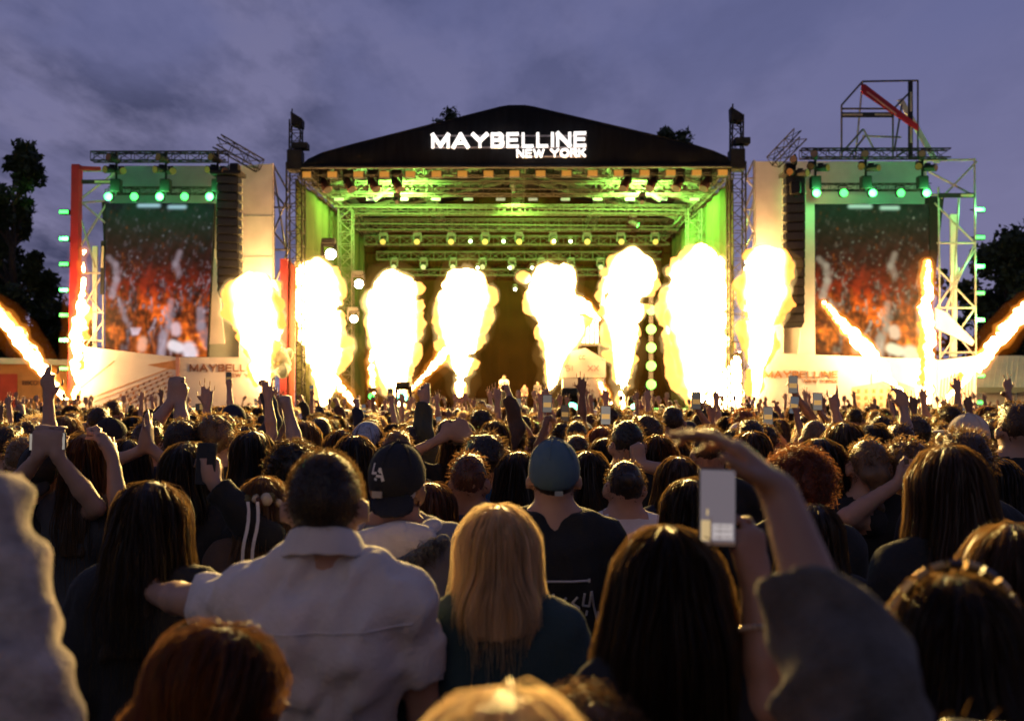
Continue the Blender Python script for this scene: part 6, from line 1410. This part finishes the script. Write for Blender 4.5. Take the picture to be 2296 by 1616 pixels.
# performers, seen from the front
for i, (x, top, d_, hk, hc_, sh, lab, op) in enumerate(((1130, 840, 42.5, 'short', 'dark', 'white', 'singer in a white shirt at the centre of the stage', dict(bulk=1.1, arms=('fwd', dict(w=(1118, 872, 42.2), hint=(0, 0, -1), pose='fist')))), (1176, 862, 43.5, 'short', 'black', 'rose', 'musician just right of the singer', {}), (1205, 855, 43.0, 'buzz', 'dark', 'charcoal', 'musician before the curled flame right of the singer', {}))):
    c = person(x, top, d_, (hk, hc_), sh, lab, yaw=180, base_z=1.745, h=.02, strands=0, group='performers on stage', **op)
    if i == 0: MB().pipe((-.03, .2, 1.0), (-.03, .24, 1.15), .02, 8, .028).build('microphone', black_metal, c['root'])
# ================================================================== people: the packed crowd
Hd = Head(1., (0, 0, 0)); PROTO_B = {}; PROTO_H = {}
ARMSETS = dict(low=('fwd', 'fwd'), rup=('fwd', 'up'), lup=('up', 'fwd'), both=('up', 'up'), fist=('fwd', 'fistup'), film=('phone', 'phone'), rphone=('fwd', dict(w=(.16, .16, 2.02), hint=(1, -.3, -.2), u=(-.05, .02, 1), n=(-.4, 1, 0), pose='hold')))
for nm, ar in ARMSETS.items():
    c = build_person(None, 1., Hd, ar, (None, None), cmat('black'), SKIN[0], 1., nm in ('low2',), .016, 'short' if nm not in ('fist',) else 'long', 300 + len(nm), True, 0)
    o = [q for q in bpy.data.objects if q.name.startswith('body') and q.parent is None][-1]; PROTO_B[nm] = (o.data, c['joints']); bpy.data.objects.remove(o)
for nm in ('short', 'fluffy', 'long', 'bun', 'curly', 'buzz', 'longer'):
    hk = 'long' if nm == 'longer' else nm; tmp = empty('tmp'); ops = hair_ops(Hd, hk, .42 if nm == 'longer' else .26, .085)
    g2 = Grid([ops], .015); wv = waves(77 + len(nm), .004, 110., 4, (1, 1, .15) if hk == 'long' else (1, 1, 1)); V, Q = g2.mesh(g2.field(ops, lambda X, Y, Z: wv(X, Y, Z) + np.float32(.005)))
    pth = strand_paths(Hd, ops, hk, 520, 5, .42 if nm == 'longer' else .26, 1.4); V2, Q2 = ribbons(pth, np.full(len(pth), .0032), 4)
    PROTO_H[nm] = (mesh_np('hair', V, Q), mesh_np('hair_strands', V2, Q2)); PROTO_H[nm][0].materials.append(None); PROTO_H[nm][1].materials.append(None); bpy.data.objects.remove(tmp)
capo = blob('cap', [Hd.ell((0, -.008, .020), (.093, .114, .110)), Hd.cut((0, 0, .0), (0, .08, -.21)), ell(Hd.T((0, .15, .028)), (.068, .06, .011), rotm(0, -8, 0), .008)], .013, None); CAPM = capo.data; CAPM.materials.append(None); bpy.data.objects.remove(capo)
def setm(o, ms):
    for i, m_ in enumerate(ms): o.material_slots[i].link = 'OBJECT'; o.material_slots[i].material = m_
rg = np.random.default_rng(21)
# who would be seen: a skyline of heads, nearest first
sky_y = np.full(2400, 1616.)
def mark(x, top, d):
    s = FPX / d; a, b = int(max(0, x - .075 * s + 50)), int(min(2399, x + .075 * s + 50))
    if b > a: sky_y[a:b] = np.minimum(sky_y[a:b], top)
    a, b = int(max(0, x - .21 * s + 50)), int(min(2399, x + .21 * s + 50))
    if b > a: sky_y[a:b] = np.minimum(sky_y[a:b], top + .33 * s)
cand = []
dd_ = 4.6
while dd_ < 36.5:
    half = dd_ * .53; n = int(2 * half / .50)
    for i in range(n + 1):
        X = -half + i * 2 * half / max(1, n) + rg.normal() * .10; D = dd_ + rg.normal() * .12; cand.append((D, X, rg.uniform(1.56, 1.85) if rg.random() > .05 else rg.uniform(1.86, 1.94)))
    dd_ += .50 if dd_ < 14 else .70 if dd_ < 24 else 1.0
cand.sort(); placed = [(x, t_, d) for x, t_, d in PEOPLE if d < 30]
pl_iter = sorted(placed, key=lambda q: q[2]); pi = 0; visible = []
for D, X, Ht in cand:
    while pi < len(pl_iter) and pl_iter[pi][2] <= D: mark(*pl_iter[pi]); pi += 1
    if any(abs((x - VCX) / FPX * d - X) < .42 and abs(d - D) < .42 for x, t_, d in placed): continue
    s = FPX / D; x = VCX + X * s; top = VHY + (CAM_Z - Ht) * s
    if x < -40 or x > 2336: continue
    a, b = int(max(0, x - .08 * s + 50)), int(min(2399, x + .08 * s + 50))
    if b - a < 2: continue
    vis = float((sky_y[a:b] - top > 3).mean())
    mark(x, top, D)
    visible.append((D, X, Ht, x, top, vis))
seen = [q for q in visible if q[5] > .30]
near = seen[:245]; far = seen[245:] 
print('crowd', len(seen), len(near), len(far), near[-1][0] if near else 0)
ZONE = [(120, 'far left, below the orange booth'), (400, 'below the left screen'), (610, 'below the MAYBELLINE panel on the left'), (780, 'before the second flame'), (950, 'before the third flame'), (1090, 'before the fourth flame'), (1215, 'below the singer'), (1370, 'below the house-shaped booth'), (1480, 'before the sixth flame'), (1640, 'before the widest flame'), (1760, 'before the last flame'), (1910, 'below the MAYBELLINE panel on the right'), (2100, 'below the right screen'), (9999, 'at the far right below the tent')]
HN = dict(black='black', dark='dark', brown='brown', light='light-brown', blonde='blonde', red='red', auburn='auburn')
HKN = dict(short='short', fluffy='tousled', long='long', longer='very long', bun='tied-up', curly='curly', buzz='cropped')
ARN = dict(low='', rup='one open hand up', lup='one hand up', both='both arms up', fist='one fist up', film='filming with both hands', rphone='holding a phone high')
used_lab = {}
def uniq(lab):
    n_ = used_lab.get(lab, 0); used_lab[lab] = n_ + 1
    if n_: lab = lab.replace('person with', 'person farther back with' if n_ == 1 else 'person farthest back with').replace('lit phone', 'smaller lit phone' if n_ == 1 else 'smallest lit phone').replace('person in a', 'person farther back in a')
    w_ = lab.split(); return lab if len(w_) <= 16 else ' '.join(w_[:16]).rstrip(',')

def place(D, X, Ht, x, i):
    hk = rg.choice(['short', 'short', 'fluffy', 'long', 'long', 'longer', 'bun', 'curly', 'buzz'], p=[.14, .12, .12, .14, .12, .12, .06, .06, .12]); hc_ = rg.choice(['black', 'dark', 'dark', 'brown', 'brown', 'light', 'blonde', 'auburn', 'red'], p=[.2, .16, .16, .12, .1, .1, .08, .05, .03])
    ar = rg.choice(list(ARMSETS), p=[.56, .11, .10, .06, .08, .045, .045]); sh = rg.choice(['black', 'black', 'charcoal', 'navy', 'white', 'grey', 'olive', 'red', 'brown', 'denim', 'rose'])
    if D < 6: ar = 'low' if ar not in ('fist',) else ar
    zone = [z for q, z in ZONE if x < q][0]; lab = '%s %s hair%s, %s top, %s' % (HKN[hk], HN[hc_], (', ' + ARN[ar]) if ARN[ar] else '', sh, zone); lab = 'person with ' + lab
    words_ = lab.split()
    if len(words_) > 16: lab = 'person with %s %s hair, %s, %s' % (HKN[hk], HN[hc_], ARN[ar] or sh + ' top', zone)
    k = Ht / 1.748; lab = uniq(lab) if hk != 'buzz' else lab; root = empty('person', (X, D, 0), float(rg.normal() * .16), lab, 'person', 'people in the packed crowd'); root.scale = (k * rg.uniform(.97, 1.08), k, k)
    b = bpy.data.objects.new('body', PROTO_B[ar][0]); link(b, root); setm(b, [SKIN[int(rg.choice([0, 0, 1, 2]))], TROUSER, cmat(sh)])
    h1 = bpy.data.objects.new('hair', PROTO_H[hk][0]); link(h1, root); setm(h1, [hmat(hc_)])
    h2 = bpy.data.objects.new('hair_strands', PROTO_H[hk][1]); link(h2, h1); setm(h2, [hmat(hc_, False)]); h2['kind'] = 'stuff'
    if hk == 'buzz' and rg.random() < .8:
        cc = str(rg.choice(['black', 'white', 'navy', 'red', 'grey', 'denim'])); b2 = bpy.data.objects.new('cap', CAPM); link(b2, root); setm(b2, [cmat(cc)])
        if rg.random() < .5: b2.rotation_euler.z = math.pi
        root['label'] = uniq('person in a %s cap, %s, %s' % (cc, ARN[ar] or sh + ' top', zone))
    elif hk == 'buzz': root['label'] = uniq(lab)
    if ar in ('film', 'rphone'):
        j = PROTO_B[ar][1][1]; m_ = Matrix.Translation((X, D, 0)) @ Matrix.Rotation(root.rotation_euler.z, 4, 'Z') @ Matrix.Diagonal((*root.scale, 1))
        q = np.array(j[2]) + unit(j[3]) * .12 + (np.array((-.10, .02, .0)) if ar == 'film' else np.array((-.01, .02, .0))); q = m_ @ Vector(q)
        wide = ar == 'film' and rg.random() < .4
        phone(q, (1, 0, .02) if wide else (rg.normal() * .08, .05, 1), (rg.normal() * .1, -1, .08), uniq('lit phone held up by a %s-haired person %s' % (HN[hc_], zone)), lit=float(rg.choice([.04, .09, .2])), tint=[(1, .85, .7), (.85, .9, 1), (1, .7, .45)][int(rg.integers(3))])
for i, (D, X, Ht, x, top, vis) in enumerate(near): place(D, X, Ht, x, i)
# the far rows up to the barrier read as one mass
fb = {nm: build_person(None, 1., Hd, ar, (None, None), cmat('black'), SKIN[0], 1., False, .044, 'short', 9, True, 0) for nm, ar in (('low', ('fwd', 'fwd')), ('rup', ('fwd', 'up')), ('both', ('up', 'up')), ('fist', ('fistup', 'fwd')))}
fm_ = {}
for q in [q for q in bpy.data.objects if q.name.startswith('body') and q.parent is None]:
    fm_[list(fb)[len(fm_)]] = q
hsh = {}
for nm in ('short', 'long', 'fluffy'):
    ops = hair_ops(Hd, nm, .24, .085); g2 = Grid([ops], .032); hsh[nm] = g2.mesh(g2.field(ops))
Vs, Qs, Ms, base = [], [], [], 0
dat = {}
for nm, q in fm_.items():
    me = q.data; V = np.empty(len(me.vertices) * 3, np.float32); me.vertices.foreach_get('co', V); V = V.reshape(-1, 3)
    Q = np.empty(len(me.polygons) * 4, np.int32); me.loops.foreach_get('vertex_index', Q); Q = Q.reshape(-1, 4); mi = np.empty(len(Q), np.int32); me.polygons.foreach_get('material_index', mi)
    keep = V[Q].mean(1)[:, 2] > .9; dat[nm] = (V, Q[keep], mi[keep]); bpy.data.objects.remove(q)
CM = [SKIN[0], SKIN[1], cmat('black'), cmat('charcoal'), cmat('white'), cmat('grey'), cmat('red'), cmat('navy'), hmat('black'), hmat('dark'), hmat('brown'), hmat('blonde')]
for D, X, Ht, x, top, vis in far:
    k = Ht / 1.748; a = rg.normal() * .25; R = np.array(((math.cos(a), -math.sin(a), 0), (math.sin(a), math.cos(a), 0), (0, 0, 1))) * k; T_ = np.array((X, D, 0))
    V, Q, mi = dat[rg.choice(list(dat), p=[.52, .2, .16, .12])]
    sk, sh, hm_ = rg.choice([0, 0, 1]), rg.choice([2, 2, 3, 4, 5, 6, 7]), rg.choice([8, 9, 9, 10, 10, 11])
    Vs.append(V @ R.T + T_); Qs.append(Q + base); Ms.append(np.where(mi == 0, sk, sh)); base += len(V)
    V, Q = hsh[rg.choice(['short', 'long', 'fluffy'])]; Vs.append(V @ R.T + T_); Qs.append(Q + base); Ms.append(np.full(len(Q), hm_)); base += len(V)
me = mesh_np('crowd', np.concatenate(Vs), np.concatenate(Qs)); o = obj('crowd', me, CM); me.polygons.foreach_set('material_index', np.concatenate(Ms).astype(np.int32))
tag(o, 'far rows of the crowd packed up to the stage', kind='stuff')
# raised phones and hands one can pick out over the heads
for (x, y, d_, lab, lit) in ((1227, 905, 9.0, 'bright upright phone left of the teal floor lamp', .25), (1358, 931, 8.5, 'pale lit phone below the house-shaped booth', .4), (1158, 911, 9.5, 'lit phone below the musicians', .25), (1561, 898, 9.0, 'dark phone raised before the widest flame', .12), (1778, 862, 9.0, 'phone raised highest before the right MAYBELLINE panel', .25), (1833, 900, 9.0, 'phone right below the NEW YORK print on the right', .3), (1722, 932, 8.8, 'small lit phone before the last flame', .25)):
    hand = person(x + (14 if x < 1700 else 26), y + 70, d_, ('short', 'dark'), 'black', 'person whose raised hand holds the ' + lab, arms=('fwd', dict(w=(x + 4, y + 22, d_ - .15), u=(-.05, 0, 1), n=(-.5, 1, 0), pose='hold')), skin=1)
    phone(P(x, y, d_ - .17), (.02, .05, 1), (0, -1, .05), lab, .085, .16, lit)
